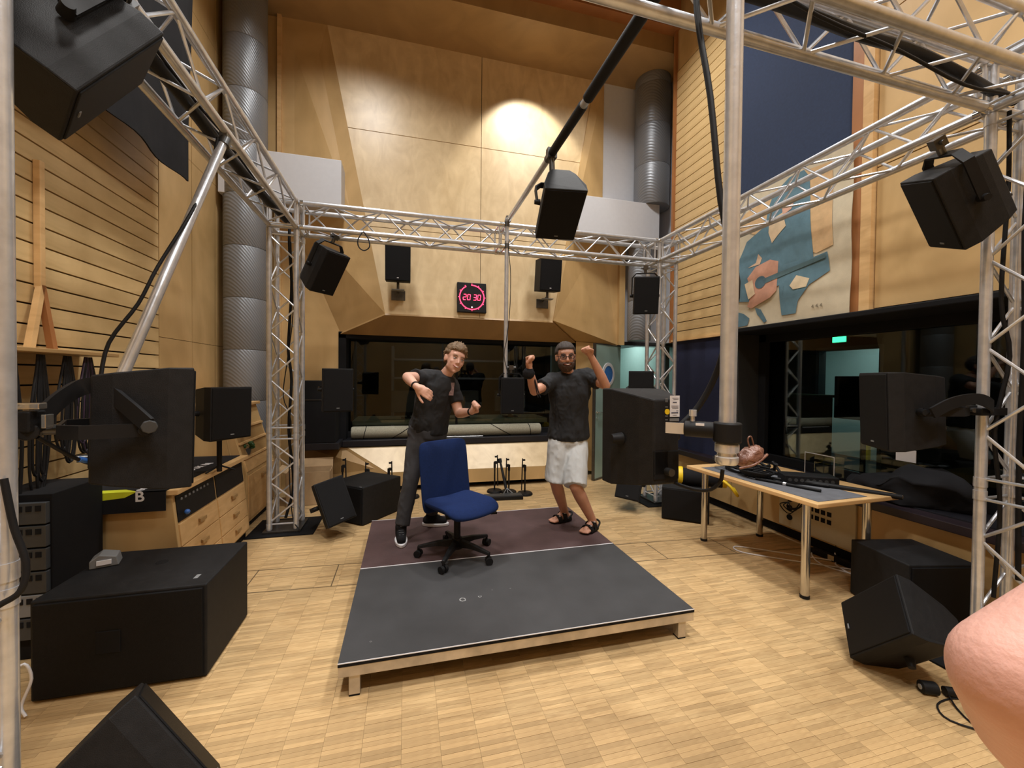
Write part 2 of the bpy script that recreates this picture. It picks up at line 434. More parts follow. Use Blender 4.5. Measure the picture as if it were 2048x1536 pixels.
# upper soffit, lower slope, plinth; shade and light painted in as browner, paler wood
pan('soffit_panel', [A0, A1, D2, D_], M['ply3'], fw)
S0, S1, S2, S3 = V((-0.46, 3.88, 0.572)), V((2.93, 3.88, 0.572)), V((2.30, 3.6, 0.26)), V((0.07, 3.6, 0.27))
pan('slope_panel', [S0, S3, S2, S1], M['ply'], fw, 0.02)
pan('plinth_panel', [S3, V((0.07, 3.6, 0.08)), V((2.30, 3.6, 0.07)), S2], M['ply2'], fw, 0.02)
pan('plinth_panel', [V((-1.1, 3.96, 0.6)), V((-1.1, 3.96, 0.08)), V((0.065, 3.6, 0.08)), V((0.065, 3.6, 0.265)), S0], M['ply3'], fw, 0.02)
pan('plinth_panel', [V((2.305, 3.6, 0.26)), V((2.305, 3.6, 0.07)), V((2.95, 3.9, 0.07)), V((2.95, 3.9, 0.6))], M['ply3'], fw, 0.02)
struct('baseboard_far', B().bb((-1.1, 3.75, 0), (2.95, 3.9, 0.09)), M['matte'])
# battens on flank
pan('batten', [V((-1.35, 3.93, 0)), V((-1.30, 3.93, 0)), V((-1.30, 3.93, 6.3)), V((-1.35, 3.93, 6.3))], M['beech'], fw, 0.04)
pan('flank_panel', [V((-1.88, 3.99, 0)), V((-1.35, 3.99, 0)), V((-1.35, 3.99, 6.3)), V((-1.88, 3.99, 6.3))], M['ply2'], fw, 0.03)
# white service boxes and recess
struct('trim_3', B().bb((-1.86, 3.5, 3.72), (-0.50, 3.96, 4.28)), M['white'], bevel=0.006)
struct('trim_4', B().bb((2.76, 3.55, 3.72), (4.12, 3.93, 4.27)), M['white'], bevel=0.006)
struct('trim_5', B().bb((3.33, 3.96, 2.14), (4.85, 4.02, 6.3)), M['white'])
struct('trim_6', B().bb((4.38, 3.05, 2.14), (4.44, 3.98, 6.3)), M['white'])
struct('trim_7', B().bb((3.62, 3.86, 2.1), (3.72, 3.96, 3.80)), M['ply2'])
struct('wall_niche', B().bb((4.80, 3.1, 0), (4.86, 6.2, 2.2)), M['corr'])

# ducts
def duct(cx, cy, r, z0, z1, label, nm='ventilation_duct'):
    t = thing(nm, label, 'duct', (cx, cy, z0))
    z = z0
    while z < z1 - 0.05:
        h = min(0.62, z1 - z)
        B().lathe([(0.01, z - z0 + 0.002), (r - 0.004, z - z0 + 0.002), (r, z - z0 + 0.012), (r, z - z0 + h - 0.012), (r - 0.004, z - z0 + h - 0.002), (0.01, z - z0 + h - 0.002)], n=40).build('duct_section', M['duct'], t, 40)
        z += h
duct(-1.62, 3.66, 0.235, 0.0, 6.28, 'tall grey spiral duct in the far left corner of the hall')
duct(4.08, 3.72, 0.27, 4.27, 6.28, 'grey spiral duct above the white box in the far right corner')
duct(3.90, 3.73, 0.18, 2.16, 3.72, 'grey duct section under the right white box above the open door')

# ---- far window
w1 = thing('window_1', None, None); w1['kind'] = 'structure'
wx0, wx1, wz0, wz1 = -0.60, 2.93, 0.67, 2.15
for nm, a, b_ in (('window_frame', (wx0, 3.98, wz1 - 0.07), (wx1, 4.3, wz1 + 0.02)), ('window_frame', (wx0, 3.98, wz0), (wx0 + 0.10, 4.3, wz1)), ('window_frame', (wx1 - 0.10, 3.98, wz0), (wx1, 4.3, wz1)), ('window_frame', (wx0, 4.18, wz0), (wx1, 4.3, wz0 + 0.08))):
    B().bb(a, b_).build(nm, M['matte'], w1, bevel=0.004)
B().bb((wx0 + 0.1, 4.235, wz0 + 0.08), (wx1 - 0.1, 4.245, wz1 - 0.07)).build('window_pane', M['glass'], w1)
for xm in (1.05,):
    B().bb((xm, 4.22, wz0 + 0.08), (xm + 0.03, 4.26, wz1 - 0.07)).build('mullion', M['matte'], w1)
struct('trim_8', B().bb((-0.53, 3.86, 0.585), (3.06, 4.23, 0.67)), M['ledge'], bevel=0.006)
struct('trim_18', B().bb((-1.0, 3.58, 0.60), (-0.53, 3.94, 0.69)), M['ledge'], bevel=0.006)
# control room behind far window
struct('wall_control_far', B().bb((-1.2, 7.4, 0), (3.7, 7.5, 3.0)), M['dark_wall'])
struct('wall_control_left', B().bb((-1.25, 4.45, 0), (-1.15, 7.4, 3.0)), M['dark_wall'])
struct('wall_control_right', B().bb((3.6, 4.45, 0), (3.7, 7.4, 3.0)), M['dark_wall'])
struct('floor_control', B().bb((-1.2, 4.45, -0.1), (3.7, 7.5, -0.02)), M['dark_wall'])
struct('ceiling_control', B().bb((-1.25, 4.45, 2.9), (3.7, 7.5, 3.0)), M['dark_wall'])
t = thing('reflection_desk', 'long tan desk added to stand in for reflections in the far window', 'desk', (1.0, 4.95, 0))  # desk and monitors are added in place of reflections in the pane
B().bb((-1.5, -0.3, 0.78), (1.7, 0.45, 0.86)).build('desk_top', M['tan'], t, bevel=0.01)
for x in (-1.45, 1.55): B().bb((x, 0.3, 0), (x + 0.07, 0.4, 0.78)).build('leg', M['steel'], t)
for i, (x, lab) in enumerate(((0.35, 'leftmost added monitor standing in for reflections in the far window'), (1.25, 'middle added monitor standing in for reflections in the far window'), (2.1, 'rightmost added monitor standing in for reflections in the far window'))):
    t = thing('monitor', lab, 'monitor', (x, 4.95, 0.86))
    B().bb((-0.28, -0.02, 0.1), (0.28, 0.02, 0.46)).build('screen', M['dgrey'], t, bevel=0.006)
    B().bb((-0.03, -0.01, 0), (0.03, 0.03, 0.12)).bb((-0.12, -0.09, 0), (0.12, 0.09, 0.015)).build('monitor_stand', M['black'], t)
t = thing('wall_shelf', 'pale shelf with boxes on the back wall of the far control room', 'shelf', (1.0, 7.3, 0))
for z in (1.5, 1.9): B().bb((-1.0, -0.3, z), (1.6, 0.08, z + 0.04)).build('shelf_board', M['grey'], t)
for x in (-1.0, 1.55): B().bb((x, -0.3, 0.0), (x + 0.05, 0.08, 2.2)).build('shelf_post', M['grey'], t)
light('AREA', 'control_lamp', (1.2, 6.2, 2.85), (1.2, 6.2, 0), 4, 0.5, NEUT)

# ---- door in the far right corner
dr = thing('door_1', None, None, (3.715, 4.0, 0), math.atan2(3.572 - 4.0, 3.052 - 3.715)); dr['kind'] = 'structure'
DW = 0.78
B().bb((0, -0.02, 0.008), (DW, 0.02, 2.085)).build('door_leaf', M['teal'], dr, bevel=0.003)
B().bb((DW - 0.012, -0.024, 0.008), (DW + 0.004, 0.024, 2.09)).bb((0, -0.024, 2.075), (DW, 0.024, 2.092)).bb((0, -0.024, 0.004), (DW, 0.024, 0.03)).build('door_edge', M['steel'], dr)
def ring(b, c, r0, r1, y0, y1, n=32):
    rs = []
    for (r, y) in ((r0, y0), (r1, y0), (r1, y1), (r0, y1)):
        rs.append([V(c) + V((r * math.cos(2 * PI * k / n), y, r * math.sin(2 * PI * k / n))) for k in range(n)])
    return b.rings(rs, False, True)
pc = (0.40, 0, 1.62)
ring(B(), pc, 0.135, 0.185, -0.03, 0.03).build('porthole_frame', M['wht'], dr, 40)
B().lathe([(0.001, -0.026), (0.14, -0.026), (0.14, 0.026), (0.001, 0.026)], pc, 32, 'y').build('porthole_glass', M['winblue'], dr)
h = B()
for s in (-1, 1):
    h.cyl((DW - 0.06, 0, 1.04), (DW - 0.06, s * 0.06, 1.04), 0.011).cyl((DW - 0.06, s * 0.055, 1.04), (DW - 0.18, s * 0.055, 1.04), 0.010).cyl((DW - 0.06, 0, 1.04), (DW - 0.06, s * 0.026, 1.04), 0.026)
    h.cyl((DW - 0.06, 0, 0.95), (DW - 0.06, s * 0.027, 0.95), 0.02)
h.build('door_handle', M['chrome'], dr, 40)
struct('trim_9', B().bb((3.70, 3.93, 2.10), (4.85, 4.14, 2.16)).bb((3.69, 4.0, 0), (3.73, 4.14, 2.1)).bb((4.58, 4.0, 0), (4.66, 4.14, 2.1)), M['steel'])
# corridor beyond the door
struct('wall_corridor', B().bb((3.3, 6.1, 0), (5.2, 6.2, 2.6)), M['corr'])
struct('wall_corridor_left', B().bb((3.705, 4.45, 0), (3.78, 6.1, 2.6)), M['corr'])
struct('ceiling_corridor', B().bb((3.3, 4.14, 2.5), (5.2, 6.2, 2.6)), M['corr'])
struct('floor_corridor', B().bb((3.7, 4.3, -0.1), (5.2, 6.2, -0.005)), M['floor_base'])
light('AREA', 'corridor_lamp', (4.3, 5.2, 2.45), (4.3, 5.2, 0), 7, 0.5, (0.85, 1, 0.97))
dc = thing('door_2', None, None, (4.05, 6.06, 0)); dc['kind'] = 'structure'
B().bb((0, -0.02, 0), (0.8, 0.02, 2.1)).build('door_leaf', M['teal'], dc)
B().bb((-0.07, -0.03, 0), (0, 0.03, 2.17)).bb((0.8, -0.03, 0), (0.87, 0.03, 2.17)).bb((-0.07, -0.03, 2.1), (0.87, 0.03, 2.17)).build('door_frame', M['matte'], dc)
ex = thing('exit_sign', 'green glowing exit sign above the open door behind the right truss tower', 'sign', (4.35, 4.12, 2.28))
B().bb((-0.17, -0.03, -0.06), (0.17, 0.03, 0.10)).build('sign_box', M['wht'], ex)
B().bb((-0.16, -0.034, -0.05), (0.16, -0.030, 0.09)).build('sign_face', M['exit'], ex)

# ---- right wall
rw = struct('wall_right', B().bb((4.10, YB, 0), (4.85, 3.05, 0.60)).bb((4.10, YB, 2.12), (4.85, 3.05, ZC)).bb((4.10, 1.90, 0.60), (4.85, 3.05, 2.12)), M['dark_wall'])
struct('trim_10', B().bb((4.0, 3.05, 2.08), (4.12, 3.09, ZC)), M['trim'])
# slats
PITCH, y0, y1 = 0.1235, 1.95, 3.05
n = 0; z = 2.115
slr = B().bb((0, 0, 0), (0.03, y1 - y0, PITCH - 0.011)).mesh('wall_slat', M['slat'])
while z < 5.9:
    link('wall_slat', slr, rw, 0, (4.035, y0, z)); z += PITCH
pan('wall_panel', [V((4.04, 1.95, 5.95)), V((4.04, 3.05, 5.95)), V((4.04, 3.05, ZC)), V((4.04, 1.95, ZC))][::-1], M['ply2'], rw)
pan('wall_panel', [V((4.04, 1.95, 0.56)), V((4.04, 3.05, 0.56)), V((4.04, 3.05, 2.10)), V((4.04, 1.95, 2.10))][::-1], M['navy'], rw)
struct('trim_11', B().bb((4.0, 1.93, 2.09), (4.06, 3.05, 2.115)), M['beech'])
pan('wall_panel', [V((4.03, 0.62, 2.16)), V((4.03, 1.93, 2.16)), V((4.03, 1.93, ZC)), V((4.03, 0.62, ZC))][::-1], M['blue'], rw)
struct('trim_12', B().bb((3.99, 0.52, 2.12), (4.06, 0.61, ZC)), M['trim'])
struct('trim_13', B().bb((3.985, 0.44, 2.12), (4.06, 0.52, ZC)), M['beech'])
yy = 0.43
while yy > YB:
    for z0, z1 in ((2.16, 3.3), (3.31, 4.5), (4.51, 5.8), (5.81, 7.0)):
        pan('wall_panel', [V((4.03, yy - 1.19, z0)), V((4.03, yy, z0)), V((4.03, yy, z1)), V((4.03, yy - 1.19, z1))][::-1], M['ply2'], rw)
    yy -= 1.2
# right wall lower part
yy = 3.05
while yy > YB:
    pan('lower_panel', [V((3.98, yy - 1.19, 0.10)), V((3.98, yy, 0.10)), V((3.98, yy, 0.53)), V((3.98, yy - 1.19, 0.53))][::-1], M['ply2'], rw)
    yy -= 1.2
struct('baseboard_right', B().bb((4.02, YB, 0), (4.1, 3.05, 0.10)), M['matte'])
struct('trim_14', B().bb((3.90, YB, 0.535), (4.5, 3.05, 0.60)), M['plum'], bevel=0.006)
struct('trim_15', B().bb((4.03, YB, 0.60), (4.6, 1.93, 0.61)), M['ledge'])
struct('trim_16', B().bb((3.93, YB, 2.09), (4.5, 1.93, 2.14)), M['matte'], bevel=0.01)
w2 = thing('window_2', None, None); w2['kind'] = 'structure'
for nm, a, b_ in (('window_frame', (4.38, YB, 2.0), (4.5, 1.90, 2.12)), ('window_frame', (4.38, 1.80, 0.61), (4.5, 1.90, 2.1)), ('window_frame', (4.38, YB, 0.61), (4.5, 1.90, 0.70))):
    B().bb(a, b_).build(nm, M['matte'], w2, bevel=0.004)
B().bb((4.435, -3.4, 0.70), (4.445, 1.80, 2.0)).build('window_pane', M['glass'], w2)
B().bb((4.42, -3.43, 0.7), (4.46, -3.40, 2.0)).build('mullion', M['matte'], w2)
# room behind the right window
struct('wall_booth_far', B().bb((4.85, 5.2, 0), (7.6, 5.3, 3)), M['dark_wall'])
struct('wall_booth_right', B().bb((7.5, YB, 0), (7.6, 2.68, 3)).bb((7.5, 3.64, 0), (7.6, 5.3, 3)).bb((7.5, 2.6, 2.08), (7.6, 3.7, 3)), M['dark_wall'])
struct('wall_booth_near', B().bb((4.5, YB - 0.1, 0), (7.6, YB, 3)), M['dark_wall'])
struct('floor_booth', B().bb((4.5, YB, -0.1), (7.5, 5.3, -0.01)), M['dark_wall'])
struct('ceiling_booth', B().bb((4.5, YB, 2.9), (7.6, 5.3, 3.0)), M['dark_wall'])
d3 = thing('door_3', None, None, (7.55, 2.68, 0)); d3['kind'] = 'structure'
B().bb((-0.06, -0.06, 0), (0.1, 0.0, 2.12)).bb((-0.06, 0.96, 0), (0.1, 1.02, 2.12)).bb((-0.06, -0.06, 2.08), (0.1, 1.02, 2.14)).build('door_frame', M['dgrey'], d3)
B().bb((0, 0, 0), (0.86, 0.04, 2.05)).xf(Matrix.Translation((0.04, 0.02, 0)) @ Matrix.Rotation(R(24), 4, 'Z')).build('door_leaf', M['teal'], d3)
struct('wall_hallway', B().bb((9.2, 2.0, 0), (9.3, 5.2, 2.7)), M['corr'])
struct('wall_hallway_left', B().bb((7.6, 5.0, 0), (9.3, 5.1, 2.7)), M['corr'])
struct('ceiling_hallway', B().bb((7.6, 2.0, 2.6), (9.3, 5.1, 2.7)), M['corr'])
struct('floor_hallway', B().bb((7.5, 2.0, -0.1), (9.3, 5.1, -0.01)), M['dgrey'])
struct('trim_17', B().bb((9.14, 3.92, 0), (9.2, 4.02, 1.5)), M['yellow'])
light('AREA', 'hallway_lamp', (8.3, 3.6, 2.55), (8.3, 3.6, 0), 10, 0.5, (0.85, 1, 0.97))
ex = thing('exit_sign', 'green glowing exit sign seen through the right window over a lit doorway', 'sign', (7.42, 3.22, 2.26))
B().bb((-0.03, -0.12, -0.06), (0.03, 0.12, 0.08)).build('sign_box', M['wht'], ex)
B().bb((-0.035, -0.11, -0.05), (-0.03, 0.11, 0.07)).build('sign_face', M['exit'], ex)
t = thing('screen_easel', 'large dark monitor on a stand behind the right window glass', 'monitor', (6.0, 1.85, 0))
B().bb((-0.03, -0.36, 1.05), (0.03, 0.36, 1.62)).build('screen', M['black'], t, bevel=0.01)
B().cyl((0, 0, 0), (0, 0, 1.1), 0.03).bb((-0.25, -0.25, 0), (0.25, 0.25, 0.02)).build('monitor_stand', M['steel'], t)
t = thing('reflection_shape', 'upright tan cabinet added to stand in for a beige reflection in the right window', 'cabinet', (6.3, 3.4, 0))  # this cabinet and the bench below are added in place of beige reflections
B().bb((-0.3, -0.7, 0), (0.3, 0.7, 1.3)).build('cabinet_body', M['tan'], t, bevel=0.01)
B().bb((-0.34, -0.74, 1.3), (0.34, 0.74, 1.34)).build('cabinet_top', M['tan'], t, bevel=0.01)
t.name = 'reflection_cabinet'
for i, (x, y, w, lab) in enumerate(((5.0, -0.2, 1.3, 'long low tan bench added to stand in for a beige reflection in the right window'),)):
    t = thing('bench', lab, 'bench', (5.4, -0.1, 0))
    B().bb((-0.25, -0.7, 0.66), (0.25, 0.7, 0.74)).build('bench_top', M['tan'], t, bevel=0.01)
    for x in (-0.2, 0.12): B().bb((x, -0.65, 0), (x + 0.08, 0.65, 0.66)).build('bench_leg', M['dgrey'], t)

# ---- left wall
lw = struct('wall_left', B().bb((-2.1, YB, 0), (-1.93, 4.32, ZC)), M['dark_wall'])
LE = 2.38
mleft = B().bb((0, 0, 0), (0.03, LE - YB, PITCH - 0.011)).mesh('wall_slat', M['slat'])
z = 0.255
while z < 3.4:
    link('wall_slat', mleft, lw, 0, (-1.93, YB, z)); z += PITCH
pan('wall_panel', [V((-1.90, YB, 0)), V((-1.90, LE, 0)), V((-1.90, LE, 0.25)), V((-1.90, YB, 0.25))], M['ply2'], lw)
for z0, z1 in ((3.46, 4.6), (4.61, 5.8), (5.81, 7.0)):
    pan('wall_panel', [V((-1.90, YB, z0)), V((-1.90, LE, z0)), V((-1.90, LE, z1)), V((-1.90, YB, z1))], M['ply2'], lw)
for ya, yb in ((LE + 0.012, 2.98), (2.995, 3.55), (3.565, 4.0)):
    for z0, z1 in ((0, 1.9), (1.905, 3.8), (3.805, 5.4), (5.405, 7)):
        pan('wall_panel', [V((-1.90, ya, z0)), V((-1.90, yb, z0)), V((-1.90, yb, z1)), V((-1.90, ya, z1))], M['ply2'], lw)
# back wall
bw = struct('wall_back', B().bb((-2.1, YB - 0.15, 0), (4.9, YB, ZC)), M['ply3'])

# ================================================================== TRUSS
CH, RT, RB = 0.24, 0.0245, 0.0085
def unitcyl(name, r, L, mat, n=12):
    return B().cyl((0, 0, 0), (0, 0, L), r, n=n).mesh(name, mat, 40)
CACHE = {}
def cyl_obj(name, p, q, r, parent, mat, n=12):
    p, q = V(p), V(q); L = (q - p).length
    key = (round(L, 4), r, mat.name)
    if key not in CACHE: CACHE[key] = unitcyl(name, r, L, mat, n)
    o = bpy.data.objects.new(name, CACHE[key]); COL.objects.link(o); o.parent = parent
    rot = (q - p).to_track_quat('Z', 'Y').to_matrix().to_4x4()
    o.matrix_local = Matrix.Translation(p) @ rot
    return o
def truss(name, label, p, q, up, group=None, bays=None, square_ends=True):
    """four-chord truss from p to q (axis through the inner-lower chord corner = local origin); up, side give the cross-section"""
    p, q, up = V(p), V(q), V(up)
    ax = (q - p).normalized(); side = up.cross(ax).normalized()
    up = ax.cross(side).normalized()
    rot = Matrix((ax, side, up)).transposed()
    t = thing(name, label, 'truss', p, rot, group)
    L = (q - p).length
    h = CH / 2
    cs = [(-h, -h), (h, -h), (h, h), (-h, h)]
    for (a, b_) in cs: cyl_obj('chord', (0, a, b_), (L, a, b_), RT, t, M['alu'], 16)
    nb = bays or max(2, round(L / 0.25)); m = 0.05
    st = (L - 2 * m) / nb
    for k in range(4):
        a, b_ = cs[k], cs[(k + 1) % 4]
        for i in range(nb):
            u, w = (a, b_) if (i + k) % 2 == 0 else (b_, a)
            cyl_obj('brace', (m + i * st, u[0], u[1]), (m + (i + 1) * st, w[0], w[1]), RB, t, M['alu'], 8)
        if square_ends:
            for xx in (m - 0.015, L - m + 0.015):
                cyl_obj('cross_brace', (xx, a[0], a[1]), (xx, b_[0], b_[1]), RB, t, M['alu'], 8)
    for xx in (0.0, L):
        for (a, b_) in cs:
            pass
    # conical couplers at the ends
    for (a, b_) in cs:
        for xx in (0.004, L - 0.034):
            cyl_obj('coupler', (xx, a, b_), (xx + 0.03, a, b_), RT + 0.003, t, M['chrome'], 16)
    return t
ZB = 3.02 + CH / 2      # beam axis height
YFR = 2.37 + CH / 2     # far beam axis
XLI = -0.745 - CH / 2
XRI = 3.33 + CH / 2
YNL, YNR = -0.665 - CH / 2, -0.585 - CH / 2
def corner(x, y, label):
    t = thing('truss_corner', label, 'truss corner', (x, y, ZB), None, 'truss corner blocks')
    h = CH / 2; s = [(-h, -h), (h, -h), (h, h), (-h, h)]
    for i in range(4):
        a, b_ = s[i], s[(i + 1) % 4]
        for z in (-h, h): cyl_obj('chord', (a[0], a[1], z), (b_[0], b_[1], z), RT, t, M['alu'], 16)
        cyl_obj('chord', (a[0], a[1], -h), (a[0], a[1], h), RT, t, M['alu'], 16)
    for i in range(4):
        a = s[i]
        for z in (-h, h):
            B_ = B().sph((a[0], a[1], z), 0.03, 12, 8)
            B_.build('corner_joint', M['alu'], t, 60)
    return t
GAPC = CH / 2 + 0.03
corner(XLI, YFR, 'truss corner block joining beams at the far left tower')
corner(XRI, YFR, 'truss corner block joining beams at the far right tower')
corner(XLI, YNL, 'truss corner block at the near left, behind the big top-left speaker')
corner(XRI, YNR, 'truss corner block at the near right, above the speaker by the right tower')
U = (0, 0, 1)
xm = 1.34
truss('truss_beam', 'left half of the far overhead truss beam, left of its middle joint', (XLI + GAPC, YFR, ZB), (xm - 0.002, YFR, ZB), U, 'overhead truss beams', 8)
truss('truss_beam', 'right half of the far overhead truss beam, right of its middle joint', (xm + 0.002, YFR, ZB), (XRI - GAPC, YFR, ZB), U, 'overhead truss beams', 8)
truss('truss_beam', 'left overhead truss beam running from the viewer to the far left tower', (XLI, YNL + GAPC, ZB), (XLI, YFR - GAPC, ZB), U, 'overhead truss beams', 11)
truss('truss_beam', 'right overhead truss beam running in front of the painted banner', (XRI, YNR + GAPC, ZB), (XRI, YFR - GAPC, ZB), U, 'overhead truss beams', 11)
truss('truss_beam', 'nearest overhead truss beam crossing the top right of the view', (XLI + GAPC, YNL + 0.002, ZB), (XRI - GAPC, YNR - 0.002, ZB), U, 'overhead truss beams', 16)
def tower(x, y, label):
    zs = [(0.035, 0.985), (0.985, ZB - GAPC)]
    t = thing('truss_tower', label, 'truss tower', (x, y, 0), None, 'corner truss towers')
    h = CH / 2; cs = [(-h, -h), (h, -h), (h, h), (-h, h)]
    for zi, (za, zb) in enumerate(zs):
        for (a, b_) in cs: cyl_obj('chord', (a, b_, za), (a, b_, zb), RT, t, M['alu'], 16)
        for (a, b_) in cs:
            for zz in (za + 0.01, zb - 0.06): cyl_obj('coupler', (a, b_, zz), (a, b_, zz + 0.05), RT + 0.003, t, M['alu'], 16)
        nb = 4 if zi == 0 else 8; m = 0.07; st = (zb - za - 2 * m) / nb
        for k in range(4):
            a, b_ = cs[k], cs[(k + 1) % 4]
            for i in range(nb):
                u, w = (a, b_) if (i + k) % 2 == 0 else (b_, a)
                cyl_obj('brace', (u[0], u[1], za + m + i * st), (w[0], w[1], za + m + (i + 1) * st), RB, t, M['alu'], 8)
            for zz in (za + m - 0.015, zb - m + 0.015): cyl_obj('cross_brace', (a[0], a[1], zz), (b_[0], b_[1], zz), RB, t, M['alu'], 8)
    B().bb((-0.17, -0.17, 0.012), (0.17, 0.17, 0.034)).build('base_plate', M['steel'], t, bevel=0.003)
    B().bb((-0.30, -0.24, 0.0), (0.30, 0.28, 0.012)).build('floor_board', M['matte'], t, bevel=0.002)
    return t
tower(XLI, YFR, 'far left square truss tower in front of the grey duct')
tower(XRI, YFR, 'far right square truss tower beside the open teal door')
tower(XLI, YNL, 'nearest left truss tower cut by the left edge of the picture')
tower(XRI, YNR, 'nearest right truss tower with cables, behind the bare elbow')

# pipes
def pipe(name, label, p, q, r, mat, clamps=()):
    t = thing(name, label, 'pipe', p)
    p, q = V(p), V(q)
    B().cyl((0, 0, 0), q - p, r, n=20).build('tube', mat, t, 40)
    for c in clamps:
        c = V(c) - p; d = (q - p).normalized()
        B().cyl(c - d * 0.025, c + d * 0.025, r + 0.008, n=16).box(c + V((0, 0, r + 0.012)), (0.04, 0.04, 0.03)).build('clamp', M['steel'], t, 40)
    return t
t = pipe('ceiling_pipe', 'long pipe across the truss carrying the middle overhead speaker, black wrapped near end', (1.40, -0.95, 3.31), (1.40, 2.66, 3.31), 0.0245, M['alu'], ((1.40, 1.02, 3.31), (1.4, 2.38, 3.31)))
B().cyl((0, 1.91, 0.0), (0.01, 1.91, -0.22), 0.022, n=12).box((0, 1.91, 0), (0.075, 0.05, 0.075)).build('drop_clamp', M['steel'], t, 40)
B().cyl((0, 0.35, 0), (0, 1.25, 0), 0.034, n=14).build('tape_wrap', M['rubber'], t, 40)
B().cyl((0, 1.32, 0), (0, 1.9, 0), 0.032, n=14).build('tape_wrap', M['rubber'], t, 40)
pipe('drop_pipe', 'thin vertical pipe hanging from the far truss to the low middle speaker', (1.385, 2.36, 1.52), (1.385, 2.36, 3.33), 0.0225, M['alu'], ((1.385, 2.36, 3.02), (1.385, 2.36, 3.26)))
pipe('drop_pipe', 'thick shiny vertical pipe close to the viewer, right of the picture centre', (1.289, -1.012, 1.345), (1.289, -1.012, 3.4), 0.0245, M['alu'], ((1.289, -1.012, 3.02), (1.289, -1.012, 3.26)))
pipe('drop_pipe', 'slanting pipe hanging from the left truss down to the left speaker', (-0.752, 0.74, 2.96), (-0.965, 0.12, 1.42), 0.0245, M['alu'], ((-0.75, 0.74, 2.95),))

# ================================================================== LOUDSPEAKERS
def speaker_parts(w=0.28, h=0.43, d=0.29):
    b = B()
    poly = [(-w / 2, -d / 2), (w / 2, -d / 2), (w / 2, -d / 2 + 0.07), (w * 0.34, d * 0.30), (w * 0.22, d / 2), (-w * 0.22, d / 2), (-w * 0.34, d * 0.30), (-w / 2, -d / 2 + 0.07)]
    hh = h / 2
    n = len(poly)
    # chamfered top and bottom towards the rear, as moulded cabinets have
    r1 = []; r2_ = []
    for (x, y) in poly:
        k = max(0.0, (y + d / 2 - 0.10) / (d - 0.10)) * 0.035
        r1.append(V((x, y, -hh + k))); r2_.append(V((x, y, hh - k)))
    b.rings([r1, r2_])
    return b
def aim(loc, target, rollang=0):
    """front is -Y, up is Z"""
    d = (V(target) - V(loc)).normalized()
    y = -d; zup = V((0, 0, 1)) if abs(d.z) < 0.95 else V((0, 1, 0))
    x = y.cross(zup).normalized(); z = x.cross(y)
    return Matrix((x, y, z)).transposed() @ Matrix.Rotation(rollang, 3, 'Y')
def make_speaker(label, loc, rot, yoke='top', w=0.28, h=0.43, d=0.29, group=None, handle=True, stickers=False, badge=True):
    t = thing('loudspeaker', label, 'loudspeaker', loc, rot, group or 'loudspeakers of the truss rig')
    cb = speaker_parts(w, h, d).build('cabinet', M['paint'], t, bevel=0.006)
    gr = B().bb((-w / 2 + 0.01, -d / 2 - 0.006, -h / 2 + 0.01), (w / 2 - 0.01, -d / 2 + 0.002, h / 2 - 0.01)).build('grille', M['grille'], t, bevel=0.004)
    if badge: B().bb((-0.014, -d / 2 - 0.009, -h / 2 + 0.035), (0.014, -d / 2 - 0.006, -h / 2 + 0.043)).build('badge', M['grey'], gr)
    if handle:
        tp = B().bb((-0.05, d / 2 - 0.006, -0.13), (0.05, d / 2 + 0.003, -0.03)).build('terminal_plate', M['matte'], t, bevel=0.004)
        B().cyl((0, d / 2, -0.10), (0, d / 2 + 0.03, -0.10), 0.013).build('socket', M['steel'], tp, 40)
    for s in (-1, 1): B().cyl((s * (w / 2 - 0.012), 0, 0), (s * (w / 2 + 0.03), 0, 0), 0.022, 0.016, 16).build('knob', M['rubber'], t, 40)
    if yoke:
        e = w / 2 + 0.014; f = 0.005; wd = 0.022
        L = (h / 2 + 0.05) if yoke == 'top' else (d / 2 + 0.07)
        path = [(-e, 0), (-e, L - 0.05), (-e + 0.05, L), (e - 0.05, L), (e, L - 0.05), (e, 0)]
        vs = []
        for (x, l) in path:
            inn = (x * (1 - f * 2 / e) if abs(x) > e - 0.02 else x, l - (f * 2 if l > 0.01 else 0))
            for (xx, ll) in ((x, l), inn):
                for s in (-wd, wd):
                    vs.append((xx, s, ll) if yoke == 'top' else (xx, ll, s))
        fs = []
        for i in range(len(path) - 1):
            a = i * 4; c = a + 4
            fs += [(a, a + 1, c + 1, c), (a + 2, c + 2, c + 3, a + 3), (a, c, c + 2, a + 2), (a + 1, a + 3, c + 3, c + 1)]
        fs += [(0, 2, 3, 1), (20, 21, 23, 22)]
        yk = B().add(vs, fs).build('yoke', M['rubber'], t)
        q = V((0, 0, L)) if yoke == 'top' else V((0, L, 0)); u = V((0, 0, 1)) if yoke == 'top' else V((0, 1, 0))
        B().cyl(q - u * 0.012, q + u * 0.05, 0.017, n=12).box(q + u * 0.06, (0.05, 0.05, 0.05)).cyl(q + u * 0.06 - V((0.05, 0, 0)), q + u * 0.06 + V((0.05, 0, 0)), 0.012, n=10).build('clamp', M['steel'], yk, 40)
    return t
CEN = V((1.3, 0.9, 1.15))
def spk(label, loc, yoke='top', target=CEN, rl=0, **k):
    return make_speaker(label, loc, aim(loc, target, rl), yoke, **k)
spk('hanging loudspeaker tilted down beside the far left tower corner', (-0.50, 2.27, 2.62))
spk('hanging loudspeaker facing the room beside the far right tower corner', (3.06, 2.26, 2.55), target=(1.6, -1.2, 1.9))
t = make_speaker('loudspeaker hanging under the middle ceiling pipe, pointing down over the platform', (1.40, 0.80, 2.86), aim((1.40, 0.80, 2.86), (1.25, -0.35, 1.0)), 'back', w=0.30, h=0.42)
spk('huge looking dark loudspeaker hanging at the top left corner of the picture', (-0.76, -0.45, 2.61), rl=R(14))
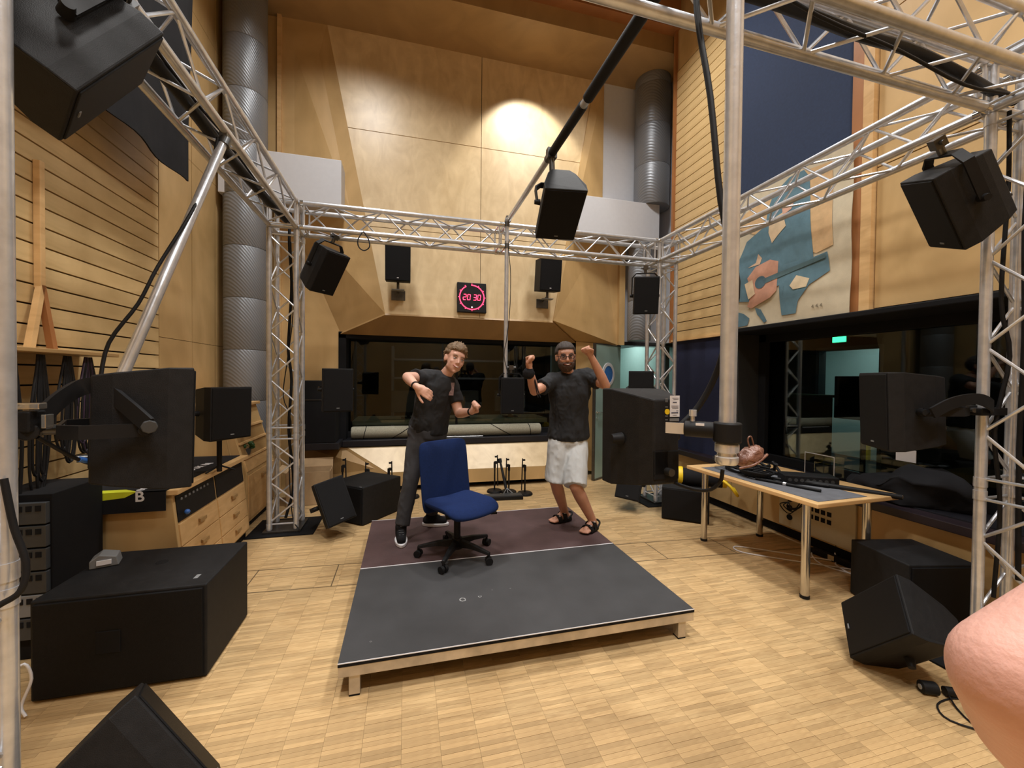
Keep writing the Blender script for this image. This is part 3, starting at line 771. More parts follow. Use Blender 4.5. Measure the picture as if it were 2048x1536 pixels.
spk('tilted hanging loudspeaker at the upper right, next to the near right tower', (3.06, -0.62, 2.50), rl=R(24), w=0.26, h=0.41, d=0.27)
make_speaker('low loudspeaker at the end of the thin drop pipe, between the two men', (1.45, 2.36, 1.36), aim((1.45, 2.36, 1.36), (1.0, -1.5, 1.3)), 'top', w=0.25, h=0.40)
spk('loudspeaker at chest height clamped to the far left tower', (-0.38, 2.38, 1.42), 'back', target=(0.6, -1.0, 1.3))
spk('loudspeaker tilted up near the floor beside the far left tower', (-0.40, 2.22, 0.31), 'back', rl=R(-12), target=(0.6, 0.3, 1.15))
spk('loudspeaker at chest height on the far right tower, its top showing behind the big one', (3.03, 2.26, 1.44), 'back', target=(1.3, -0.6, 1.3))
spk('loudspeaker low down by the foot of the far right tower', (2.93, 2.28, 0.32), 'back', target=(1.3, 0.2, 1.15), rl=R(6))
spk('large rear-facing loudspeaker on a curved arm at the left, in front of the wooden desk', (-0.60, -0.34, 1.375), 'back', target=(1.3, 0.72, 1.33), w=0.27, h=0.425, d=0.26)
spk('dim loudspeaker on the near right tower in front of the dark window', (3.02, -0.42, 1.40), 'back', target=(0.9, 0.9, 1.3), w=0.30)
spk('loudspeaker tipped up on the floor by the foot of the near right tower', (2.88, -0.52, 0.235), None, target=(0.6, 0.7, 1.25), rl=R(38), w=0.32)
spk('loudspeaker tipped up on the floor at the bottom left of the picture', (-0.52, -0.56, 0.27), 'back', target=(1.3, 0.9, 1.5), rl=R(28), w=0.32)
# speaker C, seen from behind with stickers
tc = make_speaker('large rear-facing loudspeaker with white label and yellow dot, right of the bearded man', (1.170, -0.745, 1.345), aim((1.170, -0.745, 1.345), (1.10, 0.9, 1.32)), None, w=0.225, h=0.36, d=0.24)
YB_ = 0.13
# stickers sit on the flat rear face
def plate(name, x0, z0, x1, z1, mat, parent, y=0.1202, t=0.0012): return B().bb((x0, y, z0), (x1, y + t, z1)).build(name, mat, parent)
plate('sticker', -0.052, 0.085, -0.013, 0.158, M['wht'], tc)
plate('sticker', -0.050, 0.07, -0.012, 0.08, M['grey'], tc)
plate('sticker', -0.044, 0.05, -0.006, 0.063, M['wht'], tc)
M['ink'] = plain('print_ink', rgb(70, 74, 96), 0.6)
for zz, x0, x1, hh in ((0.149, -0.047, -0.022, 0.0012), (0.145, -0.047, -0.026, 0.0012), (0.133, -0.040, -0.024, 0.003), (0.122, -0.047, -0.018, 0.0012), (0.118, -0.047, -0.018, 0.0012), (0.114, -0.047, -0.022, 0.0012), (0.105, -0.047, -0.038, 0.0015), (0.097, -0.046, -0.018, 0.004), (0.090, -0.040, -0.024, 0.0012)):
    plate('print_line', x0, zz, x1, zz + hh, M['ink'], tc, 0.1212, 0.0008)
B().cyl((-0.002, 0.120, 0.103), (-0.002, 0.1218, 0.103), 0.0095, n=20).build('round_sticker', M['yellow'], tc)
for zz in (0.146, 0.141, 0.136, 0.118, 0.087, 0.074): plate('print_line', -0.004, zz, 0.006, zz + 0.0025, M['grey'], tc)
plate('sticker', -0.004, -0.03, 0.050, -0.11, M['matte'], tc, 0.119, 0.004)

# arm of speaker C and end of the drop pipe
t = thing('pipe_clamp_arm', 'bright metal arm with black clamp holding the labelled speaker to the drop pipe', 'clamp', (1.289, -1.012, 1.345))
a0 = V((1.289, -1.012, 1.40)); loc = V((1.289, -1.012, 1.345))
def L_(p): return V(p) - loc
d_ = (V((1.155, -0.88, 1.40)) - a0).normalized()
B().cyl(L_(a0 + V((0, 0, -0.035))), L_(a0 + V((0, 0, 0.028))), 0.041, n=24).build('clamp_ring', M['rubber'], t, 40, bevel=0.005)
B().lathe([(0.001, -0.075), (0.030, -0.075), (0.034, -0.066), (0.034, -0.052), (0.028, -0.048), (0.028, -0.040), (0.035, -0.036), (0.035, -0.012), (0.03, -0.008), (0.001, -0.008)], L_(a0 + V((0, 0, -0.028))), 28).build('threaded_end', M['silver'], t, 30)
B().cyl(L_(a0 + d_ * 0.035), L_(a0 + d_ * 0.125), 0.026, n=20).build('knuckle', M['rubber'], t, 40, bevel=0.004)
B().cyl(L_(a0 + d_ * 0.03), L_(a0 + d_ * 0.05) + V((0.01, -0.02, 0)), 0.013, n=14).build('bolt', M['silver'], t, 40)
B().slab([L_(a0 + d_ * 0.11 + V((0, -0.012, 0.018))), L_(a0 + d_ * 0.11 + V((0, -0.012, -0.018))), L_(a0 + d_ * 0.19 + V((0, -0.012, -0.018))), L_(a0 + d_ * 0.19 + V((0, -0.012, 0.018)))], 0.006).build('flat_bar', M['silver'], t)
B().cyl(L_(a0 + d_ * 0.10), L_(a0 + d_ * 0.10 + V((0, 0, 0.05))), 0.007, n=10).cyl(L_(a0 + d_ * 0.10 + V((0, 0, 0.042))), L_(a0 + d_ * 0.10 + V((0, 0, 0.062))), 0.012, n=12).build('wing_bolt', M['silver'], t, 40)
B().slab([L_(a0 + d_ * 0.085 + V((0, -0.030, 0.022))), L_(a0 + d_ * 0.085 + V((0, -0.030, 0.014))), L_(a0 + d_ * 0.11 + V((0, -0.030, 0.014))), L_(a0 + d_ * 0.11 + V((0, -0.030, 0.022)))], 0.002).build('label_tag', M['wht'], t)
# leather pouch hanging behind the pipe end
t = thing('leather_pouch', 'crumpled brown leather pouch tied at the lower end of the shiny pipe', 'pouch', (1.36, -1.0, 1.30))
b = B(); b.sph((0.03, 0.0, 0.015), (0.05, 0.03, 0.028), 20, 12, Matrix.Rotation(R(-32), 3, 'Y'))
b.v = [v + V((noise.noise(v * 60), noise.noise(v * 60 + V((5, 0, 0))), noise.noise(v * 60 + V((0, 7, 0))))) * 0.010 for v in b.v]
b.build('pouch_body', M['copper'], t, 50)
B().tube([(-0.02, -0.01, -0.02), (0.02, -0.03, -0.005), (0.075, -0.02, 0.02), (0.09, 0, 0.015)], 0.004).build('strap', M['copper'], t, 60)
B().tube([(0.028, 0, 0.04), (0.02, 0, 0.07), (0.033, 0, 0.078), (0.045, 0, 0.045)], 0.0025).build('loop', M['copper'], t, 60)
# curved arm for the left speaker
t = thing('speaker_bracket', 'curved dark bracket from the near left tower to the rear of the left speaker', 'bracket', (-0.72, -0.60, 1.42))
o = V((-0.72, -0.60, 1.42))
pts = [V(p) - o for p in ((-0.745, -0.575, 1.405), (-0.735, -0.50, 1.475), (-0.72, -0.43, 1.515), (-0.665, -0.43, 1.515), (-0.575, -0.47, 1.455), (-0.50, -0.50, 1.395))]
cc = catmull(pts, 5); rs = []
for i, p in enumerate(cc):
    d = (cc[min(i + 1, len(cc) - 1)] - cc[max(i - 1, 0)]).normalized(); s_ = V((0, 0, 1)).cross(d).normalized(); n_ = d.cross(s_)
    rs.append([p + s_ * 0.006 + n_ * 0.026, p - s_ * 0.006 + n_ * 0.026, p - s_ * 0.006 - n_ * 0.026, p + s_ * 0.006 - n_ * 0.026])
B().rings(rs).build('bracket_strap', M['rubber'], t, 30)
B().cyl(V((-0.49, -0.515, 1.39)) - o, V((-0.50, -0.495, 1.39)) - o, 0.022, n=8).build('knob', M['dgrey'], t, bevel=0.003)
B().box((-0.035, 0.02, 0.0), (0.05, 0.06, 0.06)).cyl((-0.06, 0.05, -0.03), (-0.02, 0.0, -0.03), 0.025).build('clamp', M['black'], t, bevel=0.004)
B().box((-0.025, 0.01, 0.045), (0.07, 0.03, 0.018)).build('clamp_plate', M['chrome'], t, bevel=0.003)
B().box((0.012, 0.02, 0.0), (0.012, 0.03, 0.04)).build('clamp_bolt', M['chrome'], t, bevel=0.002)
# clamp arm on right tower speaker
t = thing('speaker_bracket', 'curved dark bracket on the near right tower at chest height', 'bracket', (3.2, -0.55, 1.42))
o = V((3.2, -0.55, 1.42))
pts = [V(p) - o for p in ((3.34, -0.60, 1.41), (3.25, -0.66, 1.44), (3.14, -0.66, 1.475), (3.02, -0.63, 1.455), (2.92, -0.60, 1.40))]
cc = catmull(pts, 5); rs = []
for i, p in enumerate(cc):
    d = (cc[min(i + 1, len(cc) - 1)] - cc[max(i - 1, 0)]).normalized(); s_ = V((0, 0, 1)).cross(d).normalized(); n_ = d.cross(s_)
    rs.append([p + s_ * 0.006 + n_ * 0.028, p - s_ * 0.006 + n_ * 0.028, p - s_ * 0.006 - n_ * 0.028, p + s_ * 0.006 - n_ * 0.028])
B().rings(rs).build('bracket_strap', M['rubber'], t, 30)
B().box((0.13, -0.06, -0.015), (0.20, 0.05, 0.04)).build('clamp', M['black'], t, bevel=0.004)

# wall monitors
def wall_monitor(label, x):
    t = thing('wall_loudspeaker', label, 'loudspeaker', (x, 3.62, 2.98), None, 'wall loudspeakers beside the clock')
    rot = Matrix.Translation((0, -0.22, 0.02)) @ Matrix.Rotation(R(8), 4, 'X')
    B().bb((-0.155, -0.13, -0.22), (0.155, 0.13, 0.22)).xf(rot).build('cabinet', M['paint'], t, bevel=0.006)
    B().bb((-0.145, -0.137, -0.21), (0.145, -0.128, 0.21)).xf(rot).build('grille', M['grille'], t, bevel=0.003)
    B().bb((-0.012, -0.14, -0.185), (0.012, -0.137, -0.175)).xf(rot).build('badge', M['wht'], t)
    B().cyl((0, -0.20, -0.30), (0, -0.20, -0.20), 0.018).cyl((0, -0.2, -0.27), (0, 0.02, -0.30), 0.014).build('swivel_arm', M['steel'], t, 40)
    B().bb((-0.09, 0.0, -0.40), (0.09, 0.02, -0.27)).xf(Matrix.Translation((0, 0.01, 0))).build('wall_plate', M['steel'], t, bevel=0.003)
    B().bb((-0.08, -0.24, -0.31), (0.08, -0.14, -0.30)).build('shelf_plate', M['grey'], t, bevel=0.002)
wall_monitor('black wall loudspeaker left of the red digital clock', 0.20)
wall_monitor('black wall loudspeaker right of the red digital clock', 2.24)

# digital clock
t = thing('digital_clock', 'square black studio clock with red ring of dots reading 20 30', 'clock', (1.195, 3.66, 2.46))
tl = Matrix.Rotation(R(-4.4), 4, 'X')
B().bb((-0.205, -0.055, 0), (0.205, 0.0, 0.42)).xf(tl).build('clock_case', M['black'], t, bevel=0.006)
cz = 0.212
for k in range(60):
    if 55 < k < 59.5: continue
    a = PI / 2 - 2 * PI * k / 60
    B().box((0.172 * math.cos(a), -0.057, cz + 0.172 * math.sin(a)), (0.013, 0.004, 0.013)).xf(tl).build('second_dot', M['led'], t)
for k in range(12):
    a = PI / 2 - 2 * PI * k / 12
    B().box((0.187 * math.cos(a), -0.057, cz + 0.187 * math.sin(a)), (0.009, 0.004, 0.009)).xf(tl).build('hour_dot', M['led'], t)
B().box((0, -0.057, cz - 0.14), (0.014, 0.004, 0.014)).xf(tl).build('status_dot', M['ledw'], t)
SEG = {'a': (0, 1, 0), 'b': (1, 0.5, 1), 'c': (1, -0.5, 1), 'd': (0, -1, 0), 'e': (-1, -0.5, 1), 'f': (-1, 0.5, 1), 'g': (0, 0, 0)}
DIG = {'2': 'abged', '0': 'abcdef', '3': 'abgcd'}
for ch, x in zip('2030', (-0.102, -0.043, 0.043, 0.102)):
    for sg in DIG[ch]:
        sx, sz, vert = SEG[sg]
        w_, h_ = 0.019, 0.038
        px_ = x + sx * w_ + sz * h_ * 0.12; pz = cz + sz * h_
        B().box((px_, -0.057, pz), (0.008, 0.004, h_ - 0.006) if vert else (2 * w_ - 0.004, 0.004, 0.008)).xf(tl).build('digit_segment', M['led'], t)

# ================================================================== RISER (two podium decks)
def deck(label, y0, ydepth, mat, group=None):
    t = thing('stage_deck', label, 'stage deck', (1.0, y0 + ydepth / 2, 0))
    hy = ydepth / 2; H = 0.175
    B().bb((-1.0, -hy, H - 0.012), (1.0, hy, H)).build('deck_board', mat, t)
    for n_, a, b_ in (('frame_rail', (-0.998, -hy, 0.105), (0.998, -hy + 0.03, H - 0.018)), ('frame_rail', (-0.998, hy - 0.03, 0.105), (0.998, hy, H - 0.018)), ('frame_rail', (-1.0, -hy + 0.03, 0.105), (-0.97, hy - 0.03, H - 0.018)), ('frame_rail', (0.97, -hy + 0.03, 0.105), (1.0, hy - 0.03, H - 0.018))):
        B().bb(a, b_).build(n_, M['alu2'], t, bevel=0.002)
    B().bb((-1.0, -hy - 0.002, H - 0.018), (1.0, -hy + 0.004, H - 0.002)).build('edge_strip', M['matte'], t)
    for s in (-1, 1):
        B().bb((-1.0, s * hy - (0.003 if s < 0 else 0.002), H - 0.002), (1.0, s * hy + (0.0 if s < 0 else 0.003), H + 0.0025)).build('edge_trim', M['wht'], t)
    for sx in (-1, 1):
        for sy in (-1, 1):
            cx, cy = sx * 0.925, sy * (hy - 0.035)
            B().bb((cx - 0.026, cy - 0.026, 0.008), (cx + 0.026, cy + 0.026, 0.106)).build('leg', M['alu2'], t, bevel=0.003)
            B().bb((cx - 0.025, cy - 0.025, 0), (cx + 0.025, cy + 0.025, 0.009)).build('leg_foot', M['matte'], t)
    return t
td = deck('low stage deck with dark grey top and worn metal frame, nearest the viewer', 0.0, 0.997, M['deck'])
deck('low stage deck with maroon top, under the men behind the grey deck', 1.003, 0.997, M['maroon'])
M['scuff'] = plain('scuff', rgb(150, 150, 150), 0.7, 0, 0.2)
def scuff(x, y, s, a=0):
    b = B(); n_ = 7
    ring_ = [V((x + math.cos(2 * PI * k / n_ + a) * s * random.uniform(0.6, 1.2), y + math.sin(2 * PI * k / n_ + a) * s * random.uniform(0.5, 1.0), 0.1753)) for k in range(n_)]
    inn = [V((x, y, 0.1753)).lerp(v, 0.72) for v in ring_]
    fs = [(k, (k + 1) % n_, n_ + (k + 1) % n_, n_ + k) for k in range(n_)]
    b.add([v - V((1.0, 0.4985, 0)) for v in ring_ + inn], fs); b.build('scuff_mark', M['scuff'], td)
scuff(0.66, 0.43, 0.024); scuff(0.77, 0.44, 0.013); scuff(0.98, 0.49, 0.006); scuff(0.86, 0.5, 0.005); scuff(0.14, 0.14, 0.008)

# ================================================================== OFFICE CHAIR
t = thing('office_chair', 'blue swivel office chair with five black castors on the maroon deck', 'chair', (0.70, 1.07, 0.175), R(0))
# base
B().cyl((0, 0, 0.06), (0, 0, 0.14), 0.045, 0.038, 20).build('hub', M['black'], t, 40)
B().cyl((0, 0, 0.12), (0, 0, 0.35), 0.026, n=16).build('gas_lift', M['rubber'], t, 40)
for k in range(5):
    a = R(-116 + 72 * k)
    dx, dy = math.cos(a), math.sin(a); sx_, sy_ = -dy, dx
    arm = B()
    rs = []
    for (l, w_, z0, z1) in ((0.02, 0.028, 0.075, 0.13), (0.15, 0.024, 0.085, 0.118), (0.30, 0.016, 0.068, 0.088)):
        c = V((dx * l, dy * l, 0)); s = V((sx_, sy_, 0)) * w_
        rs.append([c - s + V((0, 0, z0)), c + s + V((0, 0, z0)), c + s * 0.7 + V((0, 0, z1)), c - s * 0.7 + V((0, 0, z1))])
    ba = arm.rings(rs).build('base_arm', M['black'], t, bevel=0.004)
    c = V((dx * 0.295, dy * 0.295, 0.027))
    ca = R(40 + 50 * k); cs_ = V((math.cos(ca), math.sin(ca), 0))
    w = B().cyl(c - cs_ * 0.028, c - cs_ * 0.006, 0.0265, n=18).cyl(c + cs_ * 0.006, c + cs_ * 0.028, 0.0265, n=18).cyl(c - cs_ * 0.01, c + cs_ * 0.01, 0.012, n=10).cyl(c, c + V((0, 0, 0.05)), 0.009, n=10)
    w.build('castor', M['black'], ba, 40)
# mechanism
B().bb((-0.10, -0.13, 0.325), (0.10, 0.13, 0.375)).build('mechanism', M['black'], t, bevel=0.008)
B().tube([(0.09, -0.02, 0.35), (0.2, -0.04, 0.345), (0.27, -0.06, 0.335)], 0.007).box((0.275, -0.06, 0.33), (0.05, 0.025, 0.014)).build('lever', M['black'], t, 50)
# seat : faces to the right and towards viewer
sa = R(-25)
def cushion(W_, D_, T_, bend, name, mw, sq=0.22):
    b = B(); N = 12; rs = []
    def r_(x, y): return 0
    top = []; 
    for j in range(N + 1):
        v = -1 + 2 * j / N
        row = []
        for i in range(N + 1):
            u = -1 + 2 * i / N
            # squircle footprint
            fx = u * math.sqrt(max(0, 1 - sq * v ** 8)) * W_ / 2
            fy = v * math.sqrt(max(0, 1 - sq * u ** 8)) * D_ / 2
            ed = max(abs(u), abs(v)); hh = T_ / 2 * (1 - max(0, (ed - 0.7) / 0.3) ** 2 * 0.75)
            row.append((fx, fy, hh, bend(u, v)))
        top.append(row)
    vs = [(x, y, z + bz) for row in top for (x, y, z, bz) in row] + [(x, y, -z + bz) for row in top for (x, y, z, bz) in row]
    n1 = (N + 1) ** 2; fs = []
    for j in range(N):
        for i in range(N):
            a = j * (N + 1) + i
            fs.append((a, a + 1, a + N + 2, a + N + 1)); fs.append((n1 + a, n1 + a + N + 1, n1 + a + N + 2, n1 + a + 1))
    edge = [i for i in range(N + 1)] + [(N + 1) * k + N for k in range(1, N + 1)] + [(N + 1) * N + i for i in range(N - 1, -1, -1)] + [(N + 1) * k for k in range(N - 1, 0, -1)]
    m = len(edge)
    for k in range(m): fs.append((edge[k], n1 + edge[k], n1 + edge[(k + 1) % m], edge[(k + 1) % m]))
    b.add(vs, fs); o = b.build(name, M['chair'], t, 60); o.matrix_local = mw
    md = o.modifiers.new('sub', 'SUBSURF'); md.levels = 1; md.render_levels = 1
    return o
rotz = Matrix.Rotation(R(30), 4, 'Z')     # seat front (-Y local) points right/towards viewer
cushion(0.47, 0.46, 0.085, lambda u, v: -0.035 * max(0, -v - 0.5) * 2 + 0.02 * u * u, 'seat', Matrix.Translation((0.03, -0.02, 0.398)) @ rotz)
bx, by = rotz @ V((0, 1, 0)) @ V((1, 0, 0)) if False else ((rotz @ V((0, 1, 0))).x, (rotz @ V((0, 1, 0))).y)
bk = Matrix.Translation((0.03 + bx * 0.245, -0.02 + by * 0.245, 0.592)) @ rotz @ Matrix.Rotation(R(82), 4, 'X')
cushion(0.47, 0.56, 0.055, lambda u, v: 0.03 * u * u, 'backrest', bk, 0.12)
B().tube([(bx * 0.08, by * 0.08, 0.35), (bx * 0.26, by * 0.26, 0.37), (bx * 0.31, by * 0.31, 0.45), (bx * 0.315, by * 0.315, 0.58)], 0.018).build('back_bar', M['black'], t, 60)

# ================================================================== SUBWOOFERS AND FLOOR KIT
def sub(label, c, dims, rz, logo=True):
    w, d, h = dims
    t = thing('subwoofer', label, 'loudspeaker', (c[0], c[1], 0), R(rz), 'black subwoofers on the floor')
    B().bb((-w / 2, -d / 2, 0.006), (w / 2, d / 2, h)).build('cabinet', M['paint'], t, bevel=0.008)
    B().bb((-w / 2 + 0.015, -d / 2 - 0.012, 0.02), (w / 2 - 0.015, -d / 2 + 0.002, h - 0.015)).build('grille', M['grille'], t, bevel=0.004)
    for sx in (-1, 1):
        for sy in (-1, 1): B().cyl((sx * (w / 2 - 0.05), sy * (d / 2 - 0.05), 0), (sx * (w / 2 - 0.05), sy * (d / 2 - 0.05), 0.01), 0.02).build('rubber_foot', M['rubber'], t)
    return t
t = sub('largest black subwoofer on the floor at the left, in front of the wooden desk', (-1.035, 0.60, 0), (0.72, 0.56, 0.485), 0)
B().bb((-0.10, -0.296, 0.20), (0.0, -0.290, 0.31)).build('handle_recess', M['matte'], t, bevel=0.01)
B().bb((0.265, -0.20, 0.4845), (0.285, -0.155, 0.486)).build('badge', M['grey'], t)
B().lathe([(0.001, 0.484), (0.03, 0.484), (0.028, 0.487), (0.001, 0.487)], (0.0, 0.06, 0), 20).build('pole_socket', M['matte'], t)
t = sub('black subwoofer on the floor right of the far left tower', (-0.13, 2.76, 0), (0.52, 0.58, 0.40), -40)
B().bb((0.20, -0.285, 0.4), (0.23, -0.275, 0.402)).build('badge', M['grey'], t)
sub('black subwoofer on the floor by the far right tower, under the black and yellow bag', (3.42, 1.93, 0), (0.48, 0.50, 0.36), -38)
sub('glossy black subwoofer by the near right tower, behind the tipped loudspeaker', (3.66, -0.08, 0), (0.46, 0.42, 0.40), -12)

# black and yellow bag on the far right subwoofer
t = thing('duffel_bag', 'black duffel bag with yellow ends lying on the subwoofer beside the table', 'bag', (3.53, 1.80, 0.362), R(-34))
B().lathe([(0.001, -0.24), (0.085, -0.24), (0.095, -0.22), (0.095, 0.2), (0.085, 0.22), (0.001, 0.22)], (0, 0, 0.095), 20, 'x').build('bag_body', M['cloth'], t, 40)
for x in (-0.245, 0.20): B().lathe([(0.001, 0), (0.098, 0), (0.102, 0.03), (0.098, 0.045), (0.001, 0.045)], (x, 0, 0.102), 20, 'x').build('bag_end', M['yellow'], t, 40)
B().tube([(0.2, -0.09, 0.10), (0.27, -0.16, 0.05), (0.33, -0.17, -0.03), (0.30, -0.10, 0.03)], 0.016).build('bag_strap', M['yellow'], t, 50)

# ---- left desk and cabinets
t = thing('wooden_desk', 'wooden drawer desk with black and silver rack units, under the black printed cloth', 'desk', (-1.5, 1.75, 0))
y0, y1 = 1.13 - 1.75, 2.33 - 1.75
prof = [(-0.32, 0.08), (0.36, 0.08), (0.29, 0.75), (-0.32, 0.75)]
B().prism([(x, z) for x, z in prof], y0, y1, 'y').build('desk_body', M['ply2'], t, bevel=0.004)
B().bb((-0.34, y0 - 0.02, 0.75), (0.335, y1 + 0.03, 0.785)).build('desk_top', M['beech'], t, bevel=0.004)
B().bb((-0.30, y0 + 0.02, 0), (0.33, y1 - 0.02, 0.08)).build('plinth', M['matte'], t)
def face(ya, yb, za, zb, out, th=0.016):
    def X(z): return 0.36 - (z - 0.08) * 0.07 / 0.67
    b = B(); a = out
    b.add([(X(za) + a, ya, za), (X(za) + a, yb, za), (X(zb) + a, yb, zb), (X(zb) + a, ya, zb), (X(za) + a - th, ya, za), (X(za) + a - th, yb, za), (X(zb) + a - th, yb, zb), (X(zb) + a - th, ya, zb)], [(0, 1, 2, 3), (7, 6, 5, 4), (0, 4, 5, 1), (1, 5, 6, 2), (2, 6, 7, 3), (3, 7, 4, 0)])
    return b
ym = (y0 + y1) / 2
for i, (ya, yb) in enumerate(((y0 + 0.03, ym - 0.01), (ym + 0.015, y1 - 0.03))):
    ru = face(ya, yb, 0.55, 0.73, 0.006).build('rack_unit', M['black'], t)
    for k in range(8):
        yy = ya + 0.05 + k * 0.055
        if i == 0: face(yy, yy + 0.018, 0.69, 0.705, 0.012, 0.008).build('rack_knob', M['grey'], ru)
    for k, (za, zb) in enumerate(((0.385, 0.535), (0.225, 0.375), (0.095, 0.215))):
        df = face(ya, yb, za, zb, 0.008).build('drawer', M['beech'], t, bevel=0.002)
        yc, zc = (ya + yb) / 2, (za + zb) / 2 + 0.02
        xx = 0.36 - (zc - 0.08) * 0.07 / 0.67
        B().prism([(xx + 0.008, yc - 0.03), (xx + 0.03, yc - 0.05), (xx + 0.03, yc + 0.05), (xx + 0.008, yc + 0.03)], zc - 0.012, zc + 0.012, 'z').build('drawer_handle', M['ply3'], df)
B().sph((0.335, y0 + 0.10, 0.60), 0.018, 12, 8).build('blue_knob', M['bluep'], t, 60)
# cloth over the desk
t = thing('printed_cloth', 'black cloth with white lettering and a lime stripe draped over the wooden desk', 'cloth', (-1.5, 1.75, 0.786))
b = B()
x0c, x1c = -0.40, 0.275
b.bb((x0c, y0 + 0.0, 0.0), (x1c, y1 + 0.0, 0.005))
b.bb((x0c, y0 - 0.042, -0.13), (x1c, y0 - 0.036, 0.005)).bb((x0c, y0 - 0.042, 0.0), (x1c, y0 + 0.01, 0.005))
b.build('cloth_sheet', M['cloth'], t)
B().slab([(-0.215, y0 - 0.0425, -0.055), (0.05, y0 - 0.0425, -0.030), (0.12, y0 - 0.0425, 0.0065), (-0.205, y0 - 0.0425, 0.0065)], 0.001).slab([(-0.205, y0 - 0.04, 0.0062), (0.12, y0 - 0.04, 0.0062), (0.02, y0 + 0.03, 0.0062), (-0.12, y0 + 0.03, 0.0062)], 0.001).build('lime_stripe', M['lime'], t)
def text(body, size, parent, mat, mw, name='lettering'):
    c = bpy.data.curves.new('letters', 'FONT'); c.body = body; c.size = size; c.extrude = 0.0008; c.offset = size * 0.02
    ob = bpy.data.objects.new('tmp', c); COL.objects.link(ob)
    dg = bpy.context.evaluated_depsgraph_get(); me = bpy.data.meshes.new_from_object(ob.evaluated_get(dg))
    bpy.data.objects.remove(ob); me.materials.clear(); me.materials.append(mat)
    return link(name, me, parent, 0, None, mw)
def ori(o, xax, yax):
    x, y = V(xax).normalized(), V(yax).normalized(); z = x.cross(y)
    m = Matrix((x, y, z)).transposed().to_4x4(); m.translation = V(o); return m
text('B', 0.095, t, M['wht'], ori((0.105, y0 - 0.043, -0.058), (1, 0, 0), (0, 0, 1)))
text('est', 0.085, t, M['wht'], ori((0.130, y0 - 0.02, 0.0062), (0.1, 1, 0), (-1, 0.1, 0)))
text('BOOK IN', 0.085, t, M['wht'], ori((0.16, ym - 0.10, 0.0062), (0.1, 1, 0), (-1, 0.1, 0)))
# monitor loudspeaker on a short stand on the desk
make_speaker('black monitor loudspeaker on a short stand at the back of the covered desk', (-1.10, 1.55, 1.27), aim((-1.10, 1.55, 1.27), (0.9, 0.2, 1.2)), None, w=0.32, h=0.40, d=0.30, handle=False)
t = thing('speaker_stand', 'short black table stand under the monitor loudspeaker on the desk', 'stand', (-1.12, 1.62, 0.792))
B().cyl((0, 0, 0), (0, 0, 0.275), 0.018, n=14).build('stand_pole', M['rubber'], t, 40)
for a in (0, 120, 240): B().tube([(0, 0, 0.05), (0.05 * math.cos(R(a)), 0.05 * math.sin(R(a)), 0.03), (0.11 * math.cos(R(a)), 0.11 * math.sin(R(a)), 0.008)], 0.007).build('stand_leg', M['rubber'], t, 50)
# second slanted cabinet with niche
t = thing('slanted_cabinet', 'wooden cabinet with slanted front, open niche and one drawer handle, before the grey duct', 'cabinet', (-1.5, 2.95, 0))
prof = [(-0.36, 0.06), (0.27, 0.06), (0.27, 0.55), (0.08, 1.22), (-0.36, 1.22)]
B().prism(prof, -0.42, 0.42, 'y').build('cabinet_body', M['ply2'], t, bevel=0.004)
B().bb((-0.38, -0.44, 1.22), (0.12, 0.44, 1.25)).build('cabinet_top', M['beech'], t, bevel=0.003)
B().bb((-0.36, -0.40, 0), (0.25, 0.40, 0.06)).build('plinth', M['matte'], t)
def sl(z): return 0.27 - max(0, z - 0.55) * 0.19 / 0.67
def sface(ya, yb, za, zb, out, th=0.014):
    b = B(); b.add([(sl(za) + out, ya, za), (sl(za) + out, yb, za), (sl(zb) + out, yb, zb), (sl(zb) + out, ya, zb), (sl(za) + out - th, ya, za), (sl(za) + out - th, yb, za), (sl(zb) + out - th, yb, zb), (sl(zb) + out - th, ya, zb)], [(0, 1, 2, 3), (7, 6, 5, 4), (0, 4, 5, 1), (1, 5, 6, 2), (2, 6, 7, 3), (3, 7, 4, 0)]); return b
sface(-0.38, 0.38, 0.72, 1.0, 0.003).build('niche', M['ply3'], t)
for za in (0.70, 0.85, 1.0): sface(-0.40, 0.40, za, za + 0.02, 0.02, 0.03).build('shelf_board', M['beech'], t)
d1 = sface(-0.40, 0.40, 0.58, 0.69, 0.010).build('drawer', M['beech'], t, bevel=0.002)
d1 = sface(-0.40, 0.40, 0.10, 0.54, 0.010).build('door', M['beech'], t, bevel=0.002)
B().bb((sl(0.5) + 0.01, -0.05, 0.46), (sl(0.5) + 0.035, 0.05, 0.485)).build('door_handle', M['ply3'], d1)
t = thing('potted_plant', 'small dark green plant in the niche of the slanted cabinet', 'plant', (-1.30, 2.72, 0.73))
B().lathe([(0.001, 0), (0.035, 0), (0.045, 0.06), (0.001, 0.06)], n=14).build('pot', M['dgrey'], t, 40)
for k in range(9):
    a = k * 2.4; q = V((math.cos(a) * 0.05, math.sin(a) * 0.05, 0.10 + 0.03 * math.sin(k * 3)))
    B().sph(q, (0.028, 0.014, 0.02), 8, 6, Matrix.Rotation(a, 3, 'Z')).build('leaf', M['green'], t, 60)
for i, (yy, lab) in enumerate(((2.42, 'brown leaning board, nearer the desk, beside the slanted cabinet'), (2.50, 'brown leaning board against the slanted cabinet side'))):
    single('leaning_board', B().add([(-1.84, yy, 0.0), (-1.22, yy, 0.0), (-1.22, yy + 0.022, 0), (-1.84, yy + 0.022, 0), (-1.84, yy, 1.02 - i * 0.1), (-1.40, yy, 1.02 - i * 0.1), (-1.40, yy + 0.022, 1.02 - i * 0.1), (-1.84, yy + 0.022, 1.02 - i * 0.1)], [(3, 2, 1, 0), (4, 5, 6, 7), (0, 1, 5, 4), (1, 2, 6, 5), (2, 3, 7, 6), (3, 0, 4, 7)]), M['ply2'], lab, 'board')
